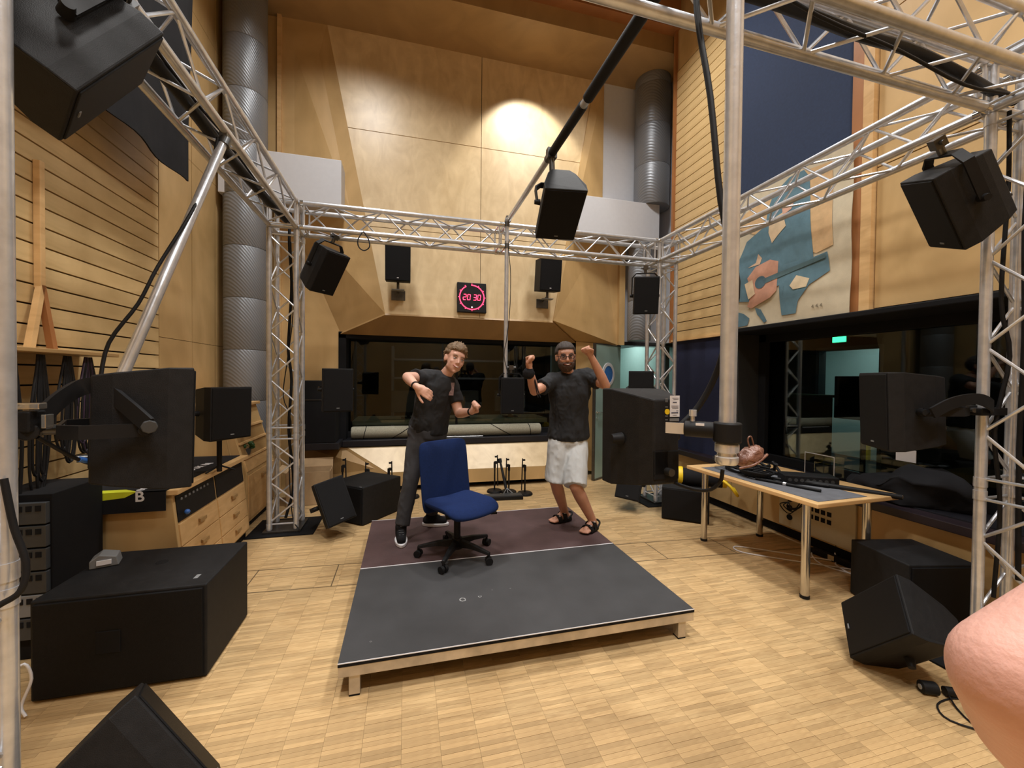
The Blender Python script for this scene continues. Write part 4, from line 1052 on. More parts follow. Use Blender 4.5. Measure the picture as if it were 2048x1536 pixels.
# grey rack at the left
t = thing('equipment_rack', 'dark grey rack of slotted units beside the left wall, seen past the near left tower', 'rack', (-1.70, 0.98, 0), R(0))
B().bb((-0.18, -0.28, 0.0), (0.14, 0.10, 0.90)).build('rack_case', M['matte'], t, bevel=0.004)
for k in range(6):
    z = 0.12 + k * 0.125
    u_1 = B().bb((-0.17, -0.31, z), (0.13, -0.28, z + 0.115)).build('rack_unit', M['dgrey'] if k != 1 else M['grey'], t, bevel=0.003)
    for j in range(7): B().bb((-0.155 + j * 0.04, -0.313, z + 0.07), (-0.13 + j * 0.04, -0.309, z + 0.10)).build('vent_slot', M['matte'], u_1)
t2 = thing('white_adapter', 'pale grey plastic box lying on top edge of the large left subwoofer', 'box', (-1.32, 0.70, 0.487), R(20))
B().prism([(-0.06, 0), (0.06, 0), (0.05, 0.05), (-0.02, 0.07), (-0.06, 0.04)], -0.05, 0.05, 'y').build('box_body', M['grey'], t2, bevel=0.004)
B().bb((-0.03, -0.056, 0.015), (0.03, -0.049, 0.04)).build('box_front', M['wht'], t2)
# cable hanger on left wall
t = thing('cable_hanger', 'wooden wall hanger with a forked upright and a hook board for cables', 'hanger', (-1.87, 0.99, 1.70))
B().bb((-0.028, 0.085, 0.38), (0.010, 0.122, 1.16)).build('upright', M['beech'], t, bevel=0.004)
for ya_, mt_ in ((-0.05, 'beech'), (0.115, 'trim')):
    B().add([(-0.02, 0.088, 0.40), (-0.02, 0.119, 0.40), (0.012, 0.119, 0.40), (0.012, 0.088, 0.40), (0.015, ya_, 0.0), (0.015, ya_ + 0.035, 0.0), (0.05, ya_ + 0.035, 0.0), (0.05, ya_, 0.0)], [(0, 1, 2, 3), (7, 6, 5, 4), (0, 4, 5, 1), (1, 5, 6, 2), (2, 6, 7, 3), (3, 7, 4, 0)]).build('fork_strut', M[mt_], t)
B().bb((-0.03, -0.42, -0.025), (0.20, 0.45, 0.0)).build('hook_board', M['ply3'], t, bevel=0.004)
names_c = ['thick bundle of black cables at the near end of the wooden hanger', 'black cable bundle second from the near end of the wooden hanger', 'black cable loops in the middle of the wooden hanger', 'black cable loops second from the far end of the wooden hanger', 'black and violet cable loops at the far end of the wooden hanger']
for i, (yy, wd, n_, lo) in enumerate(((0.50, 0.05, 7, 0.80), (0.68, 0.035, 5, 0.72), (0.86, 0.035, 5, 0.86), (1.05, 0.04, 6, 0.98), (1.22, 0.05, 6, 1.02))):
    b = B(); random.seed(20 + i)
    t = thing('cable_bundle', names_c[i], 'cable', (-1.75, yy, lo), None, 'cable bundles on the wooden hanger')
    for k in range(n_):
        dy = (k - n_ / 2) * wd / n_ * 2; top = 1.665 - lo; zz = random.uniform(0, 0.12); sp = random.uniform(0.02, 0.06)
        m_ = M['rubber'] if (i < 4 or k % 3) else plain('violet_cable', rgb(48, 30, 56), 0.5)
        B().tube([(0.03, dy * 0.4, top), (0.04, dy - sp, top * 0.55), (0.03, dy - sp * 0.8, zz + 0.08), (0.03, dy, zz), (0.03, dy + sp * 0.8, zz + 0.08), (0.04, dy + sp, top * 0.55), (0.035, dy * 0.4 + 0.008, top)], 0.0065, 6).build('cable', m_, t, 60)
# black drape upper left
t = thing('black_drape', 'black drape hanging beside the left truss beam over the slatted wall', 'drape', (-1.62, 1.6, 3.30))
b = B(); rs = []; N = 40; Y0, Y1 = -2.4, 0.76
top = []; bot = []
for i in range(N + 1):
    yy = Y0 + (Y1 - Y0) * i / N; xx = 0.012 * math.sin(i * 0.9)
    top.append(V((xx, yy + (0.14 if i == N else 0), 3.6))); bot.append(V((xx * 1.3, yy - (0.09 if i == N else 0), 0.02 * math.sin(i * 0.5) + (0.0 if i < N else 0))))
vs = []; fs = []
for i in range(N + 1): vs += [top[i], bot[i], bot[i] + V((0.012, 0, 0)), top[i] + V((0.012, 0, 0))]
for i in range(N):
    a = i * 4; c = a + 4
    fs += [(a, a + 1, c + 1, c), (a + 1, a + 2, c + 2, c + 1), (a + 2, a + 3, c + 3, c + 2), (a + 3, a, c, c + 3)]
fs += [(0, 3, 2, 1), (N * 4, N * 4 + 1, N * 4 + 2, N * 4 + 3)]
b.add(vs, fs).build('drape_cloth', M['cloth'], t, 60)
B().cyl((0.006, Y0, 3.6), (0.006, Y1, 3.6), 0.02).build('drape_rail', M['steel'], t)

# ---- things by the far wall
t = thing('carpet_roll', 'long grey rolled carpet tied with cord on the dark ledge under the far window', 'carpet roll', (0.97, 4.02, 0.672))
B().lathe([(0.02, -1.40), (0.078, -1.40), (0.086, -1.38), (0.086, 1.36), (0.078, 1.38), (0.02, 1.38)], (0, 0, 0.086), 24, 'x').build('roll', M['carpet'], t, 40)
B().lathe([(0.001, -1.402), (0.02, -1.402), (0.02, -1.38), (0.001, -1.38)], (0, 0, 0.086), 12, 'x').build('roll_core', M['matte'], t)
for x0, sk in ((-1.22, 0.02), (-0.72, 0.14), (0.75, -0.16), (1.2, -0.02)):
    B().tube([(x0 + sk * math.sin(k / 16 * 2 * PI), 0.089 * math.cos(2 * PI * k / 16), 0.086 + 0.089 * math.sin(2 * PI * k / 16)) for k in range(16)], 0.005, 6, True, 2).build('cord', M['rubber'], t, 60)
single('metal_tube', B().cyl((0.80, 3.90, 0.681), (1.42, 3.90, 0.681), 0.009).cyl((1.0, 3.90, 0.683), (1.02, 3.90, 0.683), 0.012), M['alu'], 'thin silver tube lying on the dark ledge in front of the carpet roll', 'tube', smooth=40)
t = thing('flight_case', 'black flight case standing on the dark ledge behind the far left tower', 'case', (-0.77, 3.76, 0.692))
B().bb((-0.22, -0.18, 0), (0.20, 0.16, 0.80)).build('case_body', M['matte'], t, bevel=0.008)
B().bb((-0.225, -0.185, 0.55), (0.205, 0.165, 0.56)).build('case_band', M['steel'], t)
t = thing('cardboard_box', 'open cardboard box on the floor behind the far left tower', 'box', (-0.83, 3.40, 0), R(4))
for a, c in (((-0.24, -0.17, 0), (0.24, -0.165, 0.40)), ((-0.24, 0.165, 0), (0.24, 0.17, 0.40)), ((-0.24, -0.17, 0), (-0.235, 0.17, 0.40)), ((0.235, -0.17, 0), (0.24, 0.17, 0.40)), ((-0.24, -0.17, 0), (0.24, 0.17, 0.006))):
    B().bb(a, c).build('box_side', M['card'], t)
B().add([(-0.24, 0.17, 0.40), (0.24, 0.17, 0.40), (0.24, 0.21, 0.50), (-0.24, 0.21, 0.50)], [(0, 1, 2, 3)]).build('box_flap', M['card'], t)
B().add([(-0.24, -0.17, 0.40), (-0.24, 0.17, 0.40), (-0.34, 0.17, 0.44), (-0.34, -0.17, 0.44)], [(0, 1, 2, 3)]).build('box_flap', M['card'], t)
def mic_stand(label, x, y, h, ang=0, base=0.105):
    t = thing('microphone_stand', label, 'microphone stand', (x, y, 0), R(ang), 'folded microphone stands along the far wall')
    B().lathe([(0.001, 0), (base, 0), (base, 0.012), (base * 0.9, 0.028), (0.03, 0.036), (0.001, 0.036)], n=28).build('round_base', M['black'], t, 40)
    B().cyl((0, 0, 0.03), (0, 0, h - 0.12), 0.011, n=10).build('stand_pole', M['black'], t, 40)
    B().cyl((0, 0, h - 0.17), (0, 0, h - 0.09), 0.017, n=10).box((0.02, 0, h - 0.10), (0.045, 0.03, 0.035)).build('boom_clutch', M['black'], t, 40)
    B().cyl((0.035, 0, h), (0.045, 0, h - 0.42), 0.008, n=8).box((0.02, 0, h - 0.02), (0.04, 0.022, 0.02)).build('boom_arm', M['black'], t, 40)
    return t
mic_stand('folded microphone stand farthest left, beside the cardboard box', -0.46, 3.40, 0.52)
mic_stand('folded microphone stand just behind the far left subwoofer', -0.15, 3.38, 0.46, 160)
mic_stand('folded microphone stand at the left end of the bright sloping board', 0.10, 3.34, 0.47, 0)
mic_stand('folded microphone stand mostly hidden behind the younger man', 0.38, 3.30, 0.47, 30)
mic_stand('folded microphone stand right of the blue chair, left of the leaning tripod', 1.48, 3.32, 0.50, 0)
mic_stand('folded microphone stand between the leaning tripod and the rightmost one', 1.66, 3.24, 0.47, 180)
mic_stand('rightmost folded microphone stand, next to the light shorts', 1.85, 3.12, 0.48, 180)
t = thing('folded_tripod', 'dark folded tripod leaning at the foot of the far wall', 'tripod', (1.60, 3.20, 0))
B().cyl((0.0, -0.12, 0.03), (-0.05, 0.10, 0.42), 0.022, 0.014).build('tripod_tube', M['rubber'], t, 40)
B().cyl((-0.05, 0.10, 0.40), (-0.055, 0.12, 0.45), 0.028).build('tripod_head', M['rubber'], t, 40)
for a in (-40, 0, 40): B().cyl((0, -0.1, 0.10), (0.16 * math.sin(R(a)), -0.2, 0.01), 0.009).build('tripod_leg', M['steel'], t, 40)
t = thing('pedal_board', 'flat black pedal case on the floor in front of the microphone stands', 'case', (1.52, 2.98, 0), R(-4))
B().bb((-0.25, -0.07, 0), (0.25, 0.07, 0.05)).build('case_body', M['black'], t, bevel=0.008)
B().bb((-0.24, -0.06, 0.05), (0.24, 0.06, 0.056)).build('case_lid', M['dgrey'], t)

# ---- table on the right with gear
t = thing('work_table', 'beech table with four chrome legs and grey mat in front of the right window', 'table', (3.43, 0.72, 0))
A = R(2.5)
TW0 = Matrix.Rotation(R(2.5), 4, 'Z')
B().bb((-0.44, -0.64, 0.688), (0.42, 0.63, 0.720)).xf(TW0).build('tabletop', M['beech'], t, bevel=0.006)
B().bb((-0.38, -0.60, 0.720), (0.10, 0.50, 0.723)).xf(TW0).build('table_mat', plain('grey_mat', rgb(96, 98, 104), 0.8), t)
for x, y in ((3.09, 0.20), (3.69, 0.215), (3.11, 1.25), (3.74, 1.22)):
    lg = B().cyl((x - 3.43, y - 0.72, 0.02), (x - 3.43, y - 0.72, 0.69), 0.028, n=20).build('leg', M['chrome'], t, 40)
    B().cyl((x - 3.43, y - 0.72, 0.0), (x - 3.43, y - 0.72, 0.022), 0.031, n=20).build('leg_foot', M['rubber'], lg, 40)
t = thing('stage_box', 'black audio box with sockets on the table, right of the cable coil', 'box', (3.48, 0.52, 0.724), R(-30))
B().bb((-0.19, -0.08, 0), (0.19, 0.08, 0.07)).build('box_body', M['black'], t, bevel=0.006)
for k in range(8): B().cyl((-0.15 + k * 0.042, -0.082, 0.035), (-0.15 + k * 0.042, -0.078, 0.035), 0.014, n=12).build('socket', M['dgrey'], t)
for i, (lab, a, b_) in enumerate((('black stand tube lying across the front of the table mat', (3.15, 0.70, 0.735), (3.32, 0.28, 0.735)), ('black stand tube with silver tip lying beside the audio box', (3.18, 0.80, 0.74), (3.50, 0.36, 0.74)), ('thick black stand tube overhanging the right corner of the table', (3.40, 0.50, 0.745), (3.80, 0.06, 0.72)))):
    a, b_ = V(a), V(b_); t = thing('stand_tube', lab, 'tube', a)
    B().cyl((0, 0, 0), b_ - a, 0.012 if i < 2 else 0.02, n=12).build('tube', M['rubber'], t, 40)
    B().cyl((b_ - a) * 0.45, (b_ - a) * 0.5, 0.016, n=12).build('tube_collar', M['alu'], t, 40)
b = B(); random.seed(3)
t = thing('cable_coil', 'heap of coiled black cables on the table behind the shiny pipe', 'cable', (3.28, 1.02, 0.724))
for k in range(9):
    r0 = random.uniform(0.10, 0.17); cx, cy = random.uniform(-0.05, 0.06), random.uniform(-0.08, 0.1); z = 0.012 + k * 0.009
    B().tube([(cx + r0 * math.cos(a) * 0.9, cy + r0 * 1.2 * math.sin(a), z + 0.006 * math.sin(3 * a + k)) for a in [2 * PI * j / 12 for j in range(12)]], 0.0075, 6, True, 3).build('cable', M['rubber'], t, 60)
t = thing('cable_coil', 'loose loops of black cable beside the audio box on the table', 'cable', (3.22, 0.78, 0.724))
for k in range(5):
    r0 = 0.06 + k * 0.012
    B().tube([(r0 * math.cos(a), r0 * 1.5 * math.sin(a), 0.01 + k * 0.012) for a in [2 * PI * j / 12 for j in range(12)]], 0.007, 6, True, 3).build('cable', M['rubber'], t, 60)
t = thing('microphone_clips', 'tangle of black microphone clips and clamps at the back of the table', 'clips', (3.55, 0.98, 0.724))
random.seed(11)
for k in range(10):
    c = V((random.uniform(-0.12, 0.14), random.uniform(-0.15, 0.18), 0.02 + 0.012 * (k % 4)))
    d = V((random.uniform(-1, 1), random.uniform(-1, 1), random.uniform(-0.1, 0.3))).normalized() * 0.06
    B().cyl(c - d, c + d, 0.011, 0.015, 10).cyl(c + d, c + d * 1.25, 0.017, n=10).build('clip', M['black'], t, 40)
# socket panel below ledge
t = thing('socket_panel', 'beige wall panel with rows of dark sockets under the table', 'panel', (3.975, 0.78, 0.12))
B().bb((-0.02, -0.30, 0), (0.0, 0.42, 0.40)).build('panel_plate', M['beigeplate'], t, bevel=0.003)
for r_i in range(2):
    for c_i in range(4): B().bb((-0.026, -0.10 + c_i * 0.055, 0.16 + r_i * 0.07), (-0.019, -0.065 + c_i * 0.055, 0.20 + r_i * 0.07)).build('socket', M['matte'], t)
for k in range(3): B().cyl((-0.03, 0.30, 0.10 + k * 0.09), (-0.018, 0.30, 0.10 + k * 0.09), 0.028, n=14).build('round_socket', M['matte'], t, 40)
B().bb((-0.06, -0.02, 0.31), (-0.02, 0.18, 0.38)).build('plug_block', M['black'], t, bevel=0.006)
for k in range(4):
    B().tube([(-0.05, 0.05 + 0.03 * k, 0.33), (-0.12, 0.12 + 0.03 * k, 0.26 - 0.03 * k), (-0.10, 0.22 + 0.04 * k, 0.22), (-0.04, 0.30, 0.25)], 0.005, 6).build('cable', M['rubber'], t, 60)
def cable(label, pts, r, mat, name='cable', group=None, n=8):
    lo = V(pts[0]).copy(); lo.z = min(p[2] for p in pts)
    t = B().tube([V(p) - lo for p in pts], r, n)
    o = t.build(name, mat, None, 60, 0, lo); return tag(o, label, 'cable', group or ('white floor cables' if mat is M['wht'] else 'black rig cables'))
cable('white floor cable curling out furthest under the table, nearest its front leg', [(3.95, 0.55, 0.01), (3.7, 0.75, 0.006), (3.45, 0.95, 0.006), (3.28, 1.05, 0.006), (3.25, 0.93, 0.006), (3.5, 0.72, 0.006), (3.9, 0.42, 0.008)], 0.006, M['wht'])
cable('white floor cable in the middle of the bunch under the table', [(3.97, 0.85, 0.01), (3.8, 0.72, 0.006), (3.72, 0.55, 0.006), (3.8, 0.38, 0.006), (3.92, 0.2, 0.006)], 0.006, M['wht'])
cable('white floor cable looping closest to the wall plinth under the table', [(3.98, 0.66, 0.04), (3.92, 0.60, 0.006), (3.82, 0.52, 0.006), (3.78, 0.30, 0.006), (3.9, 0.05, 0.006)], 0.006, M['wht'])
cable('white cable lying straight along the wall towards the glossy subwoofer', [(3.94, 0.50, 0.008), (3.86, 0.25, 0.006), (3.83, 0.05, 0.006), (3.86, -0.1, 0.006)], 0.007, M['wht'])
t = thing('power_strip', 'black power strip on the floor at the foot of the right wall', 'power strip', (3.90, 0.62, 0), R(4))
B().bb((-0.03, -0.17, 0), (0.03, 0.17, 0.05)).build('strip_body', M['rubber'], t, bevel=0.005)
B().bb((-0.031, -0.03, 0.01), (-0.029, 0.02, 0.05)).build('strip_label', M['beigeplate'], t)
# garment bag / soft heap on the right ledge
b = B(); b.sph((0, 0, 0.10), (0.22, 0.42, 0.17), 28, 16)
for i, v in enumerate(b.v):
    nz = noise.noise(v * 6) * 0.07 + noise.noise(v * 14) * 0.025
    v2 = v + V((nz, nz, nz)); v2.z = max(0.0, v2.z * (1.3 - 0.9 * (v.y + 0.42))); b.v[i] = v2
b.v = [v + V((4.18, 0.28, 0.612)) for v in b.v]
single('black_bag', b, M['cloth'], 'shapeless black fabric bag lying on the right window ledge', 'bag', smooth=70)
t = thing('paper_tray', 'clear angular tray leaning on the right window behind the table', 'tray', (4.2, 0.88, 0.612))
B().bb((-0.12, -0.12, 0), (0.02, 0.16, 0.01)).bb((-0.005, -0.12, 0), (0.0, 0.16, 0.24)).build('tray_body', M['glass'], t)
B().cyl((-0.12, -0.12, 0.005), (-0.12, -0.12, 0.25), 0.004).cyl((-0.12, 0.16, 0.005), (-0.12, 0.16, 0.25), 0.004).cyl((-0.12, -0.12, 0.25), (-0.12, 0.16, 0.25), 0.004).build('tray_frame', M['alu'], t)
single('white_card', B().bb((4.30, 0.28, 0.90), (4.305, 0.42, 1.0)), M['wht'], 'small white card standing behind the black bag on the right ledge', 'card')
# plug and loop on the floor by the elbow
t = thing('cable_plug', 'black cable plug lying on the floor by the tipped right loudspeaker', 'plug', (2.84, -0.64, 0))
B().cyl((-0.02, 0, 0.03), (0.04, -0.03, 0.03), 0.03, n=18).build('plug_body', M['rubber'], t, 40, bevel=0.004)
B().cyl((-0.023, 0.0015, 0.03), (-0.019, 0, 0.03), 0.012, n=12).build('plug_pin', M['alu'], t, 40)
B().cyl((0.07, -0.045, 0.025), (0.11, -0.065, 0.025), 0.022, n=14).build('plug_tail', M['rubber'], t, 40)
cable('thin black cable loops on the floor below the bare elbow', [(2.92, -0.69, 0.02), (2.86, -0.76, 0.006), (2.82, -0.84, 0.006), (2.88, -0.88, 0.006), (2.98, -0.82, 0.006), (2.95, -0.72, 0.006), (2.80, -0.72, 0.006), (2.74, -0.80, 0.006), (2.86, -0.90, 0.008), (3.0, -0.84, 0.006)], 0.004, M['rubber'])

# ---- painted banner
bt = thing('painted_banner', 'painted cloth banner of a figure in blue with a guitar on the right wall', 'banner', (3.965, 1.22, 2.12))
def BN(u, v): return (-u * 0 , 0.645 - u * 1.29, v * 1.47)   # u 0 far edge .. 1 near edge, v 0 bottom .. 1 top
N = 24; vs = []; fs = []
for i in range(N + 1):
    for j in range(N + 1):
        u, v = i / N, j / N
        x, y, z = BN(u, v); x += 0.008 * math.sin(v * 13 + u * 4) + 0.006 * math.sin(u * 9)
        vs.append((x, y, z)); 
for i in range(N):
    for j in range(N):
        a = i * (N + 1) + j; fs.append((a, a + 1, a + N + 2, a + N + 1))
m1 = len(vs); vs += [(x + 0.004, y, z) for (x, y, z) in vs]; fs += [tuple(m1 + k for k in f[::-1]) for f in fs]
B().add(vs, fs).build('banner_cloth', plain('banner_canvas', rgb(202, 190, 164), 0.9, 0, 0.06, 12, 0.2, 400), bt, 60)
def bshape(name, pts, col, lay):
    mt = plain('banner_' + name, rgb(*col), 0.9, 0, 0.10, 14)
    b = B(); n_ = len(pts); ring_ = []
    for (u, v) in pts:
        x, y, z = BN(u, v); x += 0.008 * math.sin(v * 13 + u * 4) + 0.006 * math.sin(u * 9)
        ring_.append(V((x - 0.0040 - 0.0026 * lay, y, z)))
    # subdivide edges so the fill follows the cloth waves
    bm = bmesh.new(); vv = [bm.verts.new(p) for p in ring_]; f = bm.faces.new(vv)
    bmesh.ops.triangulate(bm, faces=[f]); 
    for k in range(3): bmesh.ops.subdivide_edges(bm, edges=[e for e in bm.edges if e.calc_length() > 0.08], cuts=1, use_grid_fill=False); bmesh.ops.triangulate(bm, faces=bm.faces)
    for v_ in bm.verts:
        u = (0.645 - v_.co.y) / 1.29; v = v_.co.z / 1.47
        v_.co.x = 0.008 * math.sin(v * 13 + u * 4) + 0.006 * math.sin(u * 9) - 0.0040 - 0.0026 * lay
    me = bpy.data.meshes.new(name); bm.to_mesh(me); bm.free(); me.materials.append(mt)
    return link(name, me, bt)
bshape('ochre_shape', [(0.30, 0.92), (0.60, 0.98), (0.86, 0.95), (0.88, 0.44), (0.76, 0.42), (0.66, 0.48), (0.62, 0.80), (0.5, 0.85), (0.05, 0.78), (0.06, 0.86)], (206, 172, 128), 0)
bshape('blue_coat', [(0.02, 0.36), (0.03, 0.50), (0.14, 0.66), (0.34, 0.72), (0.36, 0.84), (0.40, 0.92), (0.54, 0.98), (0.66, 0.98), (0.70, 0.92), (0.50, 0.84), (0.48, 0.74), (0.56, 0.72), (0.62, 0.66), (0.64, 0.47), (0.74, 0.40), (0.84, 0.41), (0.86, 0.29), (0.72, 0.23), (0.64, 0.14), (0.62, 0.06), (0.50, 0.06), (0.52, 0.28), (0.34, 0.24), (0.20, 0.20), (0.06, 0.22)], (92, 124, 138), 1)
bshape('pale_face', [(0.38, 0.74), (0.50, 0.76), (0.53, 0.66), (0.46, 0.62), (0.40, 0.58), (0.37, 0.66)], (214, 190, 156), 2)
bshape('pink_hat_band', [(0.49, 0.80), (0.60, 0.83), (0.57, 0.76), (0.50, 0.74)], (204, 160, 138), 2)
bshape('guitar_body', [(0.16, 0.38), (0.24, 0.45), (0.38, 0.47), (0.46, 0.44), (0.46, 0.24), (0.40, 0.20), (0.20, 0.15), (0.16, 0.17), (0.22, 0.27)], (198, 148, 124), 2)
bshape('guitar_hole', [(0.30 + 0.055 * math.cos(a), 0.325 + 0.045 * math.sin(a)) for a in [2 * PI * k / 14 for k in range(14)]], (74, 100, 112), 3)
bshape('guitar_neck', [(0.33, 0.345), (0.83, 0.40), (0.83, 0.375), (0.33, 0.305)], (84, 110, 116), 3)
bshape('pale_hand', [(0.62, 0.31), (0.72, 0.27), (0.70, 0.22), (0.60, 0.22), (0.57, 0.25)], (214, 196, 164), 2)
bshape('pale_hand', [(0.14, 0.34), (0.22, 0.36), (0.25, 0.25), (0.18, 0.22)], (214, 190, 156), 4)
bshape('feather', [(0.16, 0.46), (0.24, 0.48), (0.26, 0.54), (0.30, 0.50), (0.28, 0.46)], (208, 176, 146), 2)
bshape('blue_foot', [(0.0, 0.16), (0.12, 0.12), (0.18, 0.08), (0.16, 0.03), (0.0, 0.02)], (84, 112, 124), 1)
bshape('blue_drip', [(0.24, 0.15), (0.30, 0.13), (0.36, 0.04), (0.33, 0.03), (0.26, 0.10)], (84, 112, 124), 1)
for k in range(3): bshape('signature_mark', [(0.74 + 0.03 * k, 0.085), (0.755 + 0.03 * k, 0.10), (0.76 + 0.03 * k, 0.075)], (130, 120, 100), 1)

# ---- cables on the rig
cable('black cable taped down the inside of the far left tower', [(-0.83, 2.50, 3.2), (-0.84, 2.49, 2.9), (-0.82, 2.50, 2.5), (-0.835, 2.49, 2.1), (-0.85, 2.50, 1.8), (-0.82, 2.5, 1.5), (-0.84, 2.48, 1.0), (-0.80, 2.50, 0.45), (-0.86, 2.45, 0.12)], 0.014, M['rubber'])
cable('thin black cable beside the taped one in the far left tower', [(-0.82, 2.47, 2.9), (-0.80, 2.47, 2.2), (-0.85, 2.46, 1.7), (-0.88, 2.44, 1.35), (-0.80, 2.40, 1.1), (-0.83, 2.46, 0.6), (-0.78, 2.38, 0.15), (-0.70, 2.30, 0.04)], 0.005, M['rubber'])
cable('black cable hanging beside the shiny pipe from the near truss', [(1.355, -0.73, 3.30), (1.365, -0.74, 2.95), (1.39, -0.79, 2.6), (1.40, -0.84, 2.2), (1.42, -0.90, 1.9), (1.42, -0.86, 1.72), (1.41, -0.82, 1.58), (1.37, -0.78, 1.46), (1.30, -0.76, 1.38)], 0.011, M['rubber'])
cable('black cable curving under the shiny pipe end to the labelled speaker', [(1.285, -1.00, 1.275), (1.285, -0.99, 1.235), (1.26, -0.96, 1.20), (1.22, -0.88, 1.20), (1.20, -0.72, 1.22), (1.20, -0.61, 1.245)], 0.006, M['rubber'])
cable('thick black multicore lying along the nearest truss beam', [(1.0, -0.70, 3.07), (1.4, -0.68, 3.13), (1.8, -0.70, 3.11), (2.2, -0.72, 3.06), (2.6, -0.68, 3.10), (3.0, -0.66, 3.07), (3.3, -0.60, 3.10), (3.45, -0.62, 3.06)], 0.024, M['rubber'])
cable('thin black cable running along the nearest truss beam', [(0.9, -0.76, 3.16), (1.4, -0.80, 3.10), (1.9, -0.78, 3.02), (2.4, -0.74, 3.02), (2.9, -0.70, 2.99), (3.3, -0.68, 3.03)], 0.007, M['rubber'])
cable('black multicore lying inside the left truss beam', [(-0.82, 2.3, 3.06), (-0.85, 1.7, 3.05), (-0.88, 1.1, 3.06), (-0.86, 0.5, 3.05), (-0.88, 0.0, 3.06), (-0.86, -0.5, 3.06)], 0.035, M['rubber'])
for k in range(4):
    cable(('black cable lying in the left truss beam, ' + ('nearest its inner chord', 'second from its inner chord', 'third from its inner chord', 'nearest its outer chord')[k]), [(-0.78 - 0.04 * k, 1.9, 3.09), (-0.79 - 0.035 * k, 1.2, 3.10 + 0.01 * k), (-0.80 - 0.04 * k, 0.5, 3.085), (-0.78 - 0.04 * k, -0.3, 3.10)], 0.008, M['rubber'])
cable('black cable loop hanging from the far truss beside the left hanging speaker', [(-0.13, 2.34, 3.02), (-0.17, 2.32, 2.93), (-0.16, 2.32, 2.86), (-0.11, 2.32, 2.83), (-0.06, 2.32, 2.87), (-0.07, 2.33, 2.95), (-0.12, 2.34, 3.03)], 0.006, M['rubber'])
cable('thin black cable running down the thin vertical drop pipe', [(1.40, 2.34, 3.0), (1.425, 2.33, 2.7), (1.42, 2.33, 2.3), (1.39, 2.33, 2.0), (1.36, 2.33, 1.8), (1.41, 2.33, 1.6)], 0.004, M['rubber'])
cable('thin black cable winding along the slanting left pipe', [(-0.77, 0.70, 2.95), (-0.80, 0.66, 2.7), (-0.82, 0.48, 2.4), (-0.90, 0.36, 2.1), (-0.94, 0.28, 1.9), (-1.0, 0.18, 1.7), (-0.99, 0.10, 1.5)], 0.008, M['rubber'])
cable('thick black cable hanging in the near right tower', [(3.40, -0.62, 3.0), (3.41, -0.62, 2.6), (3.38, -0.62, 2.0), (3.42, -0.64, 1.7), (3.36, -0.62, 1.3), (3.40, -0.63, 0.9), (3.39, -0.62, 0.4)], 0.010, M['rubber'])
cable('second black cable hanging at the outer side of the near right tower', [(3.50, -0.66, 3.0), (3.51, -0.64, 2.4), (3.49, -0.66, 1.8), (3.52, -0.64, 1.2), (3.50, -0.66, 0.5)], 0.012, M['rubber'])
cable('black cable from the left speaker rear with a blue plug', [(-0.745, -0.56, 1.37), (-0.72, -0.48, 1.30), (-0.70, -0.42, 1.26), (-0.68, -0.36, 1.25), (-0.66, -0.30, 1.26), (-0.62, -0.28, 1.27)], 0.006, M['rubber'])
single('cable_connector', B().cyl((-0.712, -0.455, 1.283), (-0.69, -0.40, 1.255), 0.009, n=12), M['bluep'], 'small blue cable connector below the curved left bracket', 'connector', smooth=40)
cable('black cable curving down the nearest left tower at the picture edge', [(-0.72, -0.70, 1.28), (-0.70, -0.70, 1.15), (-0.675, -0.70, 1.05), (-0.68, -0.71, 0.98), (-0.72, -0.72, 0.95)], 0.008, M['rubber'])
cable('grey white cable loop between the large left subwoofer and the near tower', [(-1.42, 0.20, 0.05), (-1.40, 0.22, 0.18), (-1.36, 0.24, 0.24), (-1.34, 0.25, 0.16), (-1.37, 0.24, 0.05), (-1.34, 0.22, 0.01)], 0.006, M['wht'])

# ================================================================== PEOPLE
def remeshed(b, name, mat, parent, voxel, smooth_it=4, post=None, loc0=V((0, 0, 0)), sub=0):
    """union of closed solids -> one continuous smoothed surface"""
    me = bpy.data.meshes.new(name)
    me.from_pydata([tuple(v) for v in b.v], [], b.f)
    bm = bmesh.new(); bm.from_mesh(me); bmesh.ops.remove_doubles(bm, verts=bm.verts, dist=1e-6); bmesh.ops.recalc_face_normals(bm, faces=bm.faces); bm.to_mesh(me); bm.free()
    o = bpy.data.objects.new(name, me); COL.objects.link(o)
    md = o.modifiers.new('r', 'REMESH'); md.mode = 'VOXEL'; md.voxel_size = voxel; md.adaptivity = 0
    sm_ = o.modifiers.new('s', 'SMOOTH'); sm_.iterations = smooth_it; sm_.factor = 0.5
    dg = bpy.context.evaluated_depsgraph_get()
    m2 = bpy.data.meshes.new_from_object(o.evaluated_get(dg))
    bpy.data.objects.remove(o)
    if post:
        for v in m2.vertices: v.co = post(v.co.copy())
    for v in m2.vertices: v.co = v.co - loc0
    for p in m2.polygons: p.use_smooth = True
    m2.materials.clear(); m2.materials.append(mat)
    m2.name = name
    return link(name, m2, parent)
def frame(fwd, up):
    f = V(fwd).normalized(); r = f.cross(V(up)).normalized(); u = r.cross(f)
    return Matrix((r, f, u)).transposed()      # x = person's right-hand side as seen along +f, y = forward, z = up
